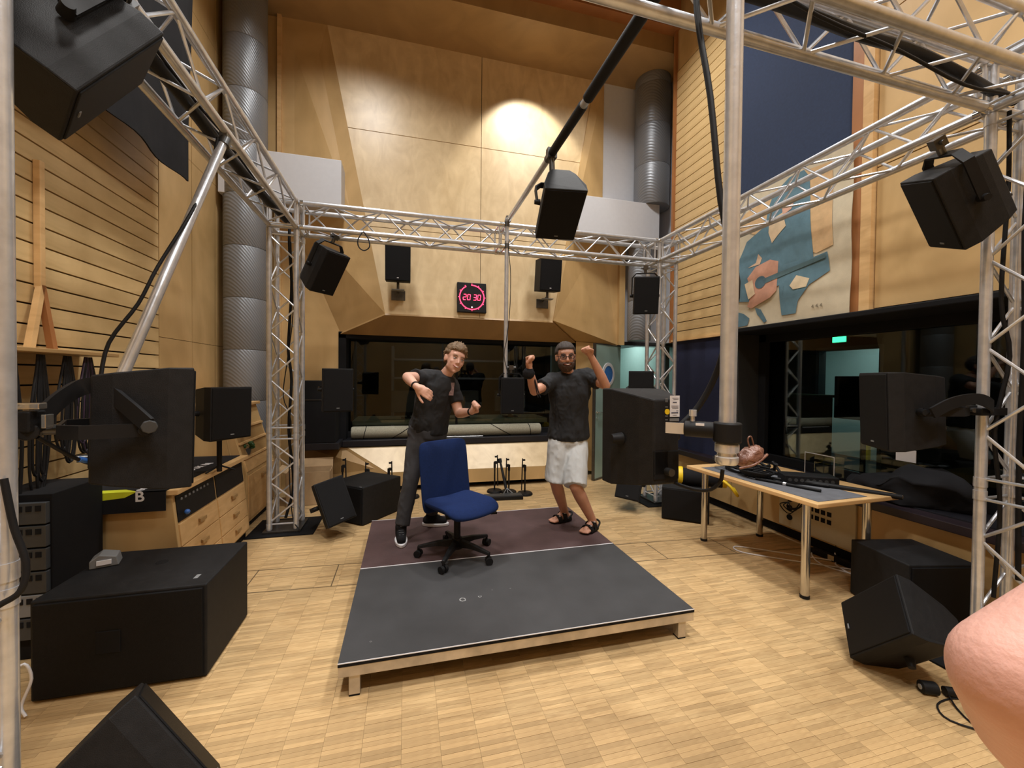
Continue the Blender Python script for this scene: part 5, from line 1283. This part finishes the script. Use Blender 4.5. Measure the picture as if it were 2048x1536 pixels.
def hand(b, wrist, dirn, palm_n, side, k=1.0, curl=1.0, s=1.0, fist=True):
    """palm, four fingers and thumb as tapered chains. dirn: forearm->fingers, palm_n: palm normal, side: +1 thumb on the +x side"""
    d = V(dirn).normalized(); n = (V(palm_n) - d * V(palm_n).dot(d)).normalized(); x = d.cross(n).normalized() * side
    w = V(wrist); P = lambda a, b_, c: w + (x * a + d * b_ + n * c) * s
    mt = Matrix((x, d, n)).transposed()
    b.sph(P(0, 0.048, 0), (0.040 * s, 0.050 * s, 0.018 * s), 14, 10, mt)
    b.caps(P(0.0, 0.0, 0), P(0, 0.03, 0), 0.026 * s, 0.030 * s)
    for i, (xx, L) in enumerate(((0.030, 0.074), (0.010, 0.082), (-0.011, 0.077), (-0.030, 0.060))):
        r0 = 0.0098 * s
        q = P(xx, 0.088, 0); a = 0.0; l = (0.45 * L, 0.30 * L, 0.25 * L)
        bend = (R(70), R(85), R(55)) if fist else (R(22 + 6 * i), R(28), R(18))
        b.caps(P(xx * 0.7, 0.05, 0), q, r0 * 1.15, r0 * 1.12, 10)
        for j in range(3):
            a += bend[j] * curl; dv = d * math.cos(a) + n * math.sin(a)
            q2 = q + dv * l[j] * s; b.caps(q, q2, r0 * (1.05 - 0.08 * j), r0 * (0.98 - 0.1 * j), 10); q = q2
    # thumb from the side of the palm near its base
    t0 = P(0.022, 0.018, 0.006); t1 = P(0.048, 0.050, 0.020); t2 = P(0.040, 0.080, 0.038) if fist else P(0.066, 0.080, 0.022); t3 = P(0.018, 0.092, 0.046) if fist else P(0.074, 0.106, 0.026)
    b.caps(t0, t1, 0.0155 * s, 0.0125 * s, 10).caps(t1, t2, 0.0125 * s, 0.0112 * s, 10).caps(t2, t3, 0.0112 * s, 0.0095 * s, 10)
def head_solid(b, c, Fm, s=1.0):
    T = lambda x, y, z: V(c) + Fm @ V((x, y, z)) * s
    E_ = lambda x, y, z, rx, ry, rz, m=None: b.sph(T(x, y, z), (rx * s, ry * s, rz * s), 20, 14, Fm if m is None else Fm @ m)
    E_(0, -0.012, 0.035, 0.074, 0.092, 0.083)      # cranium
    E_(0, 0.020, -0.010, 0.063, 0.066, 0.075)      # face mass
    E_(0, 0.028, -0.034, 0.060, 0.056, 0.060); E_(0, 0.028, -0.062, 0.048, 0.052, 0.042)      # jaw
    E_(0, 0.058, -0.092, 0.020, 0.018, 0.016)      # chin
    E_(0, 0.064, 0.038, 0.052, 0.022, 0.026)       # brow and forehead
    for sx in (-1, 1):
        E_(sx * 0.036, 0.058, -0.022, 0.020, 0.018, 0.018)   # cheekbone
        E_(sx * 0.038, 0.018, -0.058, 0.022, 0.034, 0.026)   # jaw corner
        E_(sx * 0.076, -0.008, -0.004, 0.009, 0.019, 0.030, Matrix.Rotation(sx * 0.35, 3, 'Z'))  # ear
        E_(sx * 0.080, -0.014, 0.012, 0.007, 0.015, 0.014)
        E_(sx * 0.011, 0.088, -0.030, 0.008, 0.009, 0.007)   # nostril wing
    b.caps(T(0, 0.078, 0.018), T(0, 0.098, -0.024), 0.0085 * s, 0.0115 * s, 12)   # nose
    E_(0, 0.080, -0.053, 0.024, 0.010, 0.006); E_(0, 0.078, -0.064, 0.021, 0.010, 0.006)   # lips
def face_parts(par, c, Fm, s, o, browcol, smile=True, glasses=False, iris=(60, 60, 70)):
    T = lambda x, y, z: V(c) + Fm @ V((x, y, z)) * s - o
    m_w = plain('eye_white', rgb(215, 205, 200), 0.3); m_i = plain('eye_iris', rgb(*iris), 0.2); m_b = plain('brow', rgb(*browcol), 0.8, 0, 0.3, 200); m_l = plain('lips', rgb(168, 96, 90), 0.45); m_t = plain('teeth', rgb(225, 220, 210), 0.3)
    for sx in (-1, 1):
        ey = B().sph(T(sx * 0.031, 0.0745, 0.004), (0.0115 * s, 0.0075 * s, 0.0058 * s), 14, 10, Fm).build('eye', m_w, par, 60)
        B().sph(T(sx * 0.031, 0.0800, 0.004), (0.0048 * s, 0.003 * s, 0.0048 * s), 12, 8, Fm).build('iris', m_i, ey, 60)
        B().tube([T(sx * 0.046, 0.072, 0.010), T(sx * 0.032, 0.083, 0.0135), T(sx * 0.017, 0.082, 0.009)], 0.0022 * s, 6).build('eyelid', m_b, par, 60)
        B().tube([T(sx * 0.050, 0.072, 0.022), T(sx * 0.034, 0.087, 0.029), T(sx * 0.014, 0.090, 0.024)], lambda u: (0.0028 + 0.0016 * math.sin(PI * u)) * s, 8).build('eyebrow', m_b, par, 60)
    up = 0.010 if smile else 0.0
    B().tube([T(-0.030, 0.076, -0.056 + up), T(-0.015, 0.089, -0.058 + up * 0.2), T(0, 0.092, -0.059), T(0.015, 0.089, -0.058 + up * 0.2), T(0.030, 0.076, -0.056 + up)], lambda u: (0.0018 + 0.004 * math.sin(PI * u)) * s, 8).build('mouth', m_l, par, 60)
    if smile: B().tube([T(-0.018, 0.090, -0.056 + up * 0.3), T(0, 0.0965, -0.0585), T(0.018, 0.090, -0.056 + up * 0.3)], lambda u: (0.001 + 0.0026 * math.sin(PI * u)) * s, 8).build('teeth', m_t, par, 60)
    if glasses:
        g = thing('glasses', None, None); 
        bpy.data.objects.remove(g)
        gl = None
        for sx in (-1, 1):
            pts = [T(sx * (0.033 + 0.023 * math.copysign(abs(math.cos(a)) ** 0.6, math.cos(a))), 0.094 - 0.004 * abs(math.cos(a)), 0.002 + 0.016 * math.copysign(abs(math.sin(a)) ** 0.6, math.sin(a))) for a in [2 * PI * k / 16 for k in range(16)]]
            fr_ = B().tube(pts, 0.0024 * s, 8, True, 2)
            if sx > 0: fr_.tube([T(-0.010, 0.096, 0.006), T(0, 0.099, 0.009), T(0.010, 0.096, 0.006)], 0.0022 * s, 8)
            fr_.tube([T(sx * 0.056, 0.090, 0.008), T(sx * 0.076, 0.050, 0.010), T(sx * 0.082, -0.010, 0.010)], 0.0021 * s, 8)
            q = fr_.build('glasses_frame', M['rubber'], par, 60)
            B().add([T(sx * 0.012, 0.094, -0.013), T(sx * 0.054, 0.090, -0.013), T(sx * 0.054, 0.090, 0.016), T(sx * 0.012, 0.094, 0.016)], [(0, 1, 2, 3)]).build('lens', M['lens'], q)
def hair_mesh(par, c, Fm, s, o, mat, region, outer, nz=0.006, name='hair', ell=((0, -0.014, 0.034), (0.084, 0.102, 0.096))):
    b = B(); n, m = 56, 36; vs = []
    e0, er = V(ell[0]), V(ell[1])
    for j in range(m + 1):
        ph = PI * j / m
        for i in range(n):
            t = 2 * PI * i / n; d = V((math.sin(ph) * math.cos(t), math.sin(ph) * math.sin(t), math.cos(ph)))
            p = e0 + V((d.x * er.x, d.y * er.y, d.z * er.z)); w = region(p, d)
            w = max(0.0, min(1.0, w)); k = 0.80 + (0.20 + outer(p, d)) * w
            q = e0 + V((d.x * er.x, d.y * er.y, d.z * er.z)) * k + d * (nz * w * (noise.noise(d * 9) + 0.7 * noise.noise(V((d.x * 30, d.y * 8, d.z * 8)))))
            vs.append(V(c) + Fm @ q * s - o)
    fs = [(j * n + i, (j + 1) * n + i, (j + 1) * n + (i + 1) % n, j * n + (i + 1) % n) for j in range(m) for i in range(n)]
    return B().add(vs, fs).build(name, mat, par, 80)
def ell_ring(c, xa, ya, rx, ry, n=20): return [V(c) + V(xa) * rx * math.cos(2 * PI * k / n) + V(ya) * ry * math.sin(2 * PI * k / n) for k in range(n)]
def torso(b, pel, chest, neck, shR, shL, fwd, grow=0.0, low=-0.10, wf=1.0):
    """lofted trunk from hips to neck base; elliptical sections that follow the lean"""
    pel, chest, neck = V(pel), V(chest), V(neck)
    sx = (V(shR) - V(shL)).normalized(); f = V(fwd).normalized()
    def ax(a, b_): return (b_ - a).normalized()
    up = ax(pel, neck); hips = (f.cross(up)).normalized()
    secs = [(pel + up * low, hips, 0.150, 0.105), (pel, hips, 0.168, 0.118), (pel.lerp(chest, 0.35), hips, 0.150, 0.108), (pel.lerp(chest, 0.7), sx, 0.158, 0.112), (chest, sx, 0.178, 0.120), (chest.lerp(neck, 0.45), sx, 0.178, 0.110), (chest.lerp(neck, 0.8), sx, 0.125, 0.080), (neck, sx, 0.065, 0.062)]
    rs = []
    for (p, x_, rx, ry) in secs:
        x_ = (x_ - up * x_.dot(up)).normalized(); y_ = up.cross(x_)
        rs.append(ell_ring(p, x_, y_, rx * wf + grow, ry * wf + grow))
    b.rings(rs)
    for s_ in (shR, shL): b.caps(chest.lerp(neck, 0.62), s_, 0.070 + grow, 0.056 + grow)
def cloth_post(amp, sc, seed=0):
    def f(v):
        p = V((v.x * sc, v.y * sc, v.z * sc * 0.55)) + V((seed, 0, 0))
        v = v + V((1, 1, 0)) * (abs(noise.noise(p * 2.2 + V((0, 0, v.x * 6)))) * amp * 0.6 - amp * 0.12)
        return v + V((noise.noise(p), noise.noise(p + V((9, 3, 1))), 0.4 * noise.noise(p + V((2, 8, 5))))) * amp
    return f
def person(label, J, fwd, headf, headu, skin, base, shoe='trainer', short=False, hs=1.0, pants=None, shirt=None, vox=0.0062, wf=1.0):
    o = V(base)
    root = thing('person', label, 'person', base)
    b = B()
    Fh = frame(headf, headu)
    head_solid(b, J['head'], Fh, hs)
    b.caps(V(J['neck']) - (V(J['head']) - V(J['neck'])) * 0.1, V(J['head']) + Fh @ V((0, -0.015, -0.055)), 0.055, 0.049, 16)
    torso(b, J['pel'], J['chest'], J['neck'], J['shR'], J['shL'], fwd, wf=wf)
    for s_ in 'RL':
        sh, el, wr = V(J['sh' + s_]), V(J['el' + s_]), V(J['wr' + s_])
        b.caps(sh, sh.lerp(el, 0.4), 0.052, 0.050).caps(sh.lerp(el, 0.4), el, 0.050, 0.040)
        b.caps(el, el.lerp(wr, 0.3), 0.040, 0.043).caps(el.lerp(wr, 0.3), wr, 0.043, 0.027)
        hd, hn, hs_, fist = J['hand' + s_]
        hand(b, wr, hd, hn, hs_, fist=fist, s=1.0)
        hp, kn, an = V(J['hip' + s_]), V(J['kn' + s_]), V(J['an' + s_])
        b.caps(hp, kn, 0.088, 0.056)
        calf = kn.lerp(an, 0.28) - V(J['ft' + s_]).normalized() * 0.018 if False else kn.lerp(an, 0.28)
        b.caps(kn, calf, 0.054, 0.058).caps(calf, an, 0.058, 0.037)
        if shoe == 'trainer': continue
        fd = V(J['ft' + s_]); fd = V((fd.x, fd.y, 0)).normalized(); z0 = J['z' + s_]
        heel = V((an.x, an.y, z0 + 0.035)) - fd * 0.045
        sidev = V((-fd.y, fd.x, 0))
        b.caps(an, heel + fd * 0.02, 0.038, 0.033)
        ball = V((an.x, an.y, z0 + 0.030)) + fd * 0.115
        b.caps(heel, ball, 0.030, 0.027).caps(an + V((0, 0, -0.01)), ball, 0.036, 0.024)
        for k in range(5):
            a0_ = ball + sidev * (k - 2) * 0.018; b.caps(a0_ - fd * 0.03, a0_ + fd * (0.048 - abs(k - 1.6) * 0.006) + V((0, 0, -0.010)), 0.015, 0.0105 if k else 0.0125, 10)
    remeshed(b, 'body', skin, root, vox, 5, None, o)
    # shirt
    if shirt:
        b = B(); torso(b, J['pel'], J['chest'], J['neck'], J['shR'], J['shL'], fwd, 0.028, -0.04, wf)
        for s_ in 'RL':
            sh, el = V(J['sh' + s_]), V(J['el' + s_]); e = sh.lerp(el, 0.62)
            b.caps(sh, sh.lerp(e, 0.5), 0.070, 0.068); b.cyl(sh.lerp(e, 0.3), e, 0.069, 0.074, 18)
        remeshed(b, 'tshirt', shirt, root, 0.0085, 4, cloth_post(0.017, 15, 3), o)
    if pants:
        b = B(); pel = V(J['pel']); up = (V(J['chest']) - pel).normalized(); hips = V(fwd).cross(up).normalized(); y_ = up.cross(hips)
        b.rings([ell_ring(pel + up * h_, hips, y_, rx, ry) for (h_, rx, ry) in ((-0.13, 0.13, 0.10), (-0.06, 0.182, 0.128), (0.0, 0.176, 0.124), (0.03, 0.160, 0.115))])
        for s_ in 'RL':
            hp, kn, an = V(J['hip' + s_]), V(J['kn' + s_]), V(J['an' + s_])
            if short:
                e = kn.lerp(hp, 0.0); b.caps(hp, hp.lerp(e, 0.5), 0.108, 0.104); b.cyl(hp.lerp(e, 0.4), e, 0.104, 0.102, 20)
            else:
                e = an.lerp(kn, 0.10); b.caps(hp, kn, 0.099, 0.072); b.caps(kn, kn.lerp(e, 0.4), 0.071, 0.066); b.cyl(kn.lerp(e, 0.3), e, 0.067, 0.064, 20)
        remeshed(b, 'shorts' if short else 'trousers', pants, root, 0.0085, 4, cloth_post(0.012 if short else 0.009, 11, 7), o)
    return root, Fh, o
def shoe_parts(root, o, J, s_, style):
    an = V(J['an' + s_]); fd = V(J['ft' + s_]); fd = V((fd.x, fd.y, 0)).normalized(); sd = V((-fd.y, fd.x, 0)); z0 = J['z' + s_]
    c = V((an.x, an.y, z0))
    def outline(g, n=22):
        out = []
        for k in range(n):
            a = 2 * PI * k / n; u = math.cos(a); w = math.sin(a)
            L = 0.158 if u > 0 else 0.080
            wd = (0.046 + 0.006 * u) * (1 - 0.15 * max(0, u) ** 4)
            out.append(c + fd * (u * (L + g) + 0.0) + sd * (w * (wd + g)))
        return out
    if style == 'trainer':
        b = B(); r1 = outline(0.006); b.rings([[v for v in r1], [v + V((0, 0, 0.028)) for v in r1]])
        b.v = [v - o for v in b.v]; sh = b.build('shoe_sole', M['wht'], root, 50, bevel=0.006)
        b = B(); b.caps(c - fd * 0.035 + V((0, 0, 0.05)), c + fd * 0.11 + V((0, 0, 0.045)), 0.046, 0.036); b.caps(c + V((0, 0, 0.06)) - fd * 0.01, V((an.x, an.y, an.z + 0.035)), 0.047, 0.048); b.caps(c + V((0, 0, 0.085)), c + fd * 0.09 + V((0, 0, 0.048)), 0.044, 0.034)
        b.v = [V((v.x, v.y, max(v.z, z0 + 0.022))) for v in b.v]
        up = remeshed(b, 'shoe_upper', M['cloth'], root, 0.006, 3, None, o)
        for k in range(5):
            q = c + fd * (0.035 + 0.018 * k) + V((0, 0, 0.118 - 0.012 * k))
            B().cyl(q - sd * 0.02 - o, q + sd * 0.02 - o, 0.003, n=6).build('lace', M['dgrey'], up)
        q = c + fd * 0.035 + V((0, 0, 0.135)); B().box(q - o, (0.02, 0.02, 0.02)).build('tongue_label', M['grey'], up, bevel=0.004)
    else:
        b = B(); r1 = outline(0.007); b.rings([[v for v in r1], [v + V((0, 0, 0.024)) for v in r1]]); b.v = [v - o for v in b.v]
        b.build('sandal_sole', M['rubber'], root, 50, bevel=0.005)
        for f0, hh, w_ in ((0.085, 0.060, 0.022), (0.025, 0.085, 0.022)):
            rs = []
            for k in range(11):
                a = PI * k / 10; p = c + fd * f0 + sd * (0.055 * math.cos(a)) + V((0, 0, 0.012 + hh * math.sin(a) ** 0.8))
                q = c + fd * f0 + sd * (0.050 * math.cos(a)) + V((0, 0, 0.010 + (hh - 0.005) * math.sin(a) ** 0.8))
                rs.append([p - fd * w_, p + fd * w_, q + fd * w_, q - fd * w_])
            b = B(); b.rings(rs); b.v = [v - o for v in b.v]; st = b.build('sandal_strap', M['rubber'], root, 50)
            q = c + fd * f0 + sd * 0.035 + V((0, 0, hh * 0.82 + 0.016)); B().box(q - o, (0.016, 0.016, 0.008)).build('buckle', M['alu'], st, bevel=0.002)
        b = B(); b.tube([c + sd * 0.052 + V((0, 0, 0.03)) + fd * 0.0, c + sd * 0.047 - fd * 0.05 + V((0, 0, 0.062)), c - fd * 0.084 + V((0, 0, 0.070)), c - sd * 0.047 - fd * 0.05 + V((0, 0, 0.062)), c - sd * 0.052 + V((0, 0, 0.03))], 0.009, 8); b.v = [v - o for v in b.v]
        b.build('heel_strap', M['rubber'], root, 60)

# --- younger man on the left
J1 = dict(head=(0.715, 1.46, 1.705), neck=(0.640, 1.52, 1.575), chest=(0.565, 1.56, 1.43), pel=(0.505, 1.62, 1.10),
          shR=(0.470, 1.50, 1.545), elR=(0.318, 1.30, 1.555), wrR=(0.385, 1.09, 1.485), shL=(0.700, 1.60, 1.47), elL=(0.765, 1.53, 1.235), wrL=(0.850, 1.32, 1.270),
          hipR=(0.425, 1.60, 1.02), knR=(0.352, 1.52, 0.66), anR=(0.275, 1.455, 0.265), hipL=(0.575, 1.65, 1.02), knL=(0.560, 1.64, 0.64), anL=(0.545, 1.76, 0.265),
          ftR=(0.05, -1, 0), ftL=(1, -0.25, 0), zR=0.176, zL=0.176,
          handR=((0.85, -0.35, -0.55), (0.3, 0.9, -0.3), -1, False), handL=((0.35, -0.45, 0.65), (-0.6, -0.5, -0.2), 1, True))
tr = plain('charcoal_trousers', rgb(54, 54, 58), 0.85, 0, 0.15, 8, 0.2, 300)
ts = plain('black_tshirt', rgb(30, 31, 34), 0.9, 0, 0.15, 8, 0.2, 300)
hd1, hu1 = (0.26, -1, -0.02), (0.30, 0.1, 1)
p1, F1, o1 = person('young man with short light brown hair and charcoal trousers, swinging his arms behind the chair', J1, (0.25, -1, -0.05), hd1, hu1, M['skin1'], (0.42, 1.60, 0.175), pants=tr, shirt=ts, hs=1.08, wf=0.90)
face_parts(p1, J1['head'], F1, 1.08, o1, (110, 84, 60))
hm1 = plain('light_brown_hair', rgb(112, 88, 62), 0.6, 0, 0.35, 60, 0.5, 220)
def reg1(p, d):
    hl = 0.062 - 0.03 * max(0, -p.y / 0.1) * 2 if p.y > -0.01 else -0.02 - 0.045 * min(1, -p.y / 0.08)
    if abs(p.x) > 0.06 and -0.02 < p.y < 0.03: hl = 0.022
    return (p.z - hl) / 0.014
hair_mesh(p1, J1['head'], F1, 1.08, o1, hm1, reg1, lambda p, d: 0.03 + 0.13 * max(0, d.z) + 0.12 * max(0, d.z - 0.35) * max(0, d.y + 0.5), 0.016)
for s_ in 'RL': shoe_parts(p1, o1, J1, s_, 'trainer')
for s_ in 'RL':
    w = V(J1['wr' + s_]); e = V(J1['el' + s_]); d = (w - e).normalized(); q = w - d * 0.02
    B().cyl(q - d * 0.009 - o1, q + d * 0.009 - o1, 0.0325, n=20).build('wristband', M['rubber'], p1, 40)
# shirt print
q = V(J1['chest']) + V((0.13, -0.115, 0.03)); B().slab([q + V((-0.03, 0, -0.06)) - o1, q + V((0.01, 0.004, -0.06)) - o1, q + V((0.02, 0.01, 0.05)) - o1, q + V((-0.01, 0.004, 0.05)) - o1], 0.012).build('shirt_print', plain('shirt_print', rgb(120, 96, 92), 0.8, 0, 0.3, 60), p1)

# --- bearded man on the right
J2 = dict(head=(1.700, 1.36, 1.745), neck=(1.755, 1.42, 1.60), chest=(1.775, 1.43, 1.42), pel=(1.775, 1.46, 1.03),
          shR=(1.590, 1.40, 1.525), elR=(1.372, 1.25, 1.445), wrR=(1.288, 1.13, 1.640), shL=(1.945, 1.42, 1.575), elL=(2.030, 1.22, 1.495), wrL=(1.835, 1.13, 1.755),
          hipR=(1.690, 1.46, 0.955), knR=(1.648, 1.44, 0.60), anR=(1.805, 1.60, 0.262), hipL=(1.860, 1.46, 0.95), knL=(1.768, 1.26, 0.60), anL=(1.965, 1.32, 0.262),
          ftR=(-1, -0.30, 0), ftL=(-1, -0.70, 0), zR=0.176, zL=0.176,
          handR=((-0.10, -0.15, 1), (0.55, -0.8, 0), -1, True), handL=((-0.5, -0.2, 0.55), (-0.3, -0.6, -0.6), 1, True))
sh_m = plain('pale_shorts', rgb(196, 200, 202), 0.9, 0, 0.06, 8, 0.3, 260)
hd2, hu2 = (-0.22, -1, -0.04), (-0.05, 0, 1)
p2, F2, o2 = person('bearded man with glasses, black shirt and light shorts, dancing with both fists raised', J2, (-0.15, -1, 0), hd2, hu2, M['skin2'], (1.84, 1.45, 0.175), short=True, shoe='sandal', pants=sh_m, shirt=ts, hs=1.08)
face_parts(p2, J2['head'], F2, 1.08, o2, (60, 46, 38), True, True)
hm2 = plain('dark_hair', rgb(62, 54, 50), 0.7, 0, 0.35, 80, 0.5, 260)
hair_mesh(p2, J2['head'], F2, 1.08, o2, hm2, reg1, lambda p, d: 0.02 + 0.04 * max(0, d.z), 0.005)
def regb(p, d):
    if p.y < -0.03: return 0
    lim = -0.036 - 0.0 * p.x
    side = abs(p.x) > 0.052
    if side and p.y < 0.045: lim = 0.012
    if abs(p.x) < 0.030 and p.y > 0.05 and -0.068 < p.z < -0.050: return 0
    return (lim - p.z) / 0.010
hair_mesh(p2, J2['head'], F2, 1.08, o2, plain('beard_hair', rgb(78, 58, 46), 0.8, 0, 0.35, 90, 0.6, 260), regb, lambda p, d: 0.02 + 0.02 * max(0, d.y), 0.006, 'beard', ((0, 0.020, -0.040), (0.068, 0.074, 0.082)))
for s_ in 'RL': shoe_parts(p2, o2, J2, s_, 'sandal')
w = V(J2['wrR']); e = V(J2['elR']); d = (w - e).normalized()
b = B(); b.sph(w - d * 0.055 + V((-0.02, -0.02, 0)) - o2, (0.05, 0.045, 0.05), 18, 12)
b.v = [v + V((1, 1, 1)) * noise.noise(v * 40) * 0.008 for v in b.v]
b.build('wrist_strap', M['cloth'], p2, 70)
for k in range(2):
    q = w - d * 0.055 - o2; B().tube([q + V((0.03, 0.0, -0.02)), q + V((0.05 + 0.01 * k, 0, -0.12)), q + V((0.07 + 0.02 * k, 0, -0.20))], 0.005).build('strap_end', M['cloth'], p2, 60)

# --- third person, only an elbow in view: stands right of the viewer
J3 = dict(head=(1.20, -2.08, 1.72), neck=(1.19, -2.10, 1.56), chest=(1.19, -2.12, 1.38), pel=(1.19, -2.16, 1.02),
          shR=(0.955, -2.01, 1.555), elR=(0.722, -1.902, 1.360), wrR=(0.905, -1.865, 1.175), shL=(1.39, -2.10, 1.50), elL=(1.50, -1.98, 1.22), wrL=(1.28, -1.95, 1.13),
          hipR=(1.10, -2.16, 0.95), knR=(1.09, -2.14, 0.52), anR=(1.08, -2.2, 0.09), hipL=(1.28, -2.16, 0.95), knL=(1.29, -2.14, 0.52), anL=(1.30, -2.2, 0.09),
          ftR=(0, 1, 0), ftL=(0, 1, 0), zR=0.001, zL=0.001, handR=((0.7, 0.1, -0.6), (0.2, -0.5, -0.6), 1, True), handL=((-0.8, 0.1, 0.2), (0, -0.5, -0.5), -1, True))
p3, F3, o3 = person('person almost wholly out of frame, only a bare bent elbow at the right edge', J3, (0, 1, 0), (0, 1, 0), (0, 0, 1), M['skin3'], (1.19, -2.16, 0.0), pants=tr, shirt=plain('grey_tshirt', rgb(90, 94, 100), 0.9), hs=1.0)
face_parts(p3, J3['head'], F3, 1.0, o3, (80, 62, 48))
hair_mesh(p3, J3['head'], F3, 1.0, o3, hm2, reg1, lambda p, d: 0.04, 0.006)
for s_ in 'RL': shoe_parts(p3, o3, J3, s_, 'trainer')
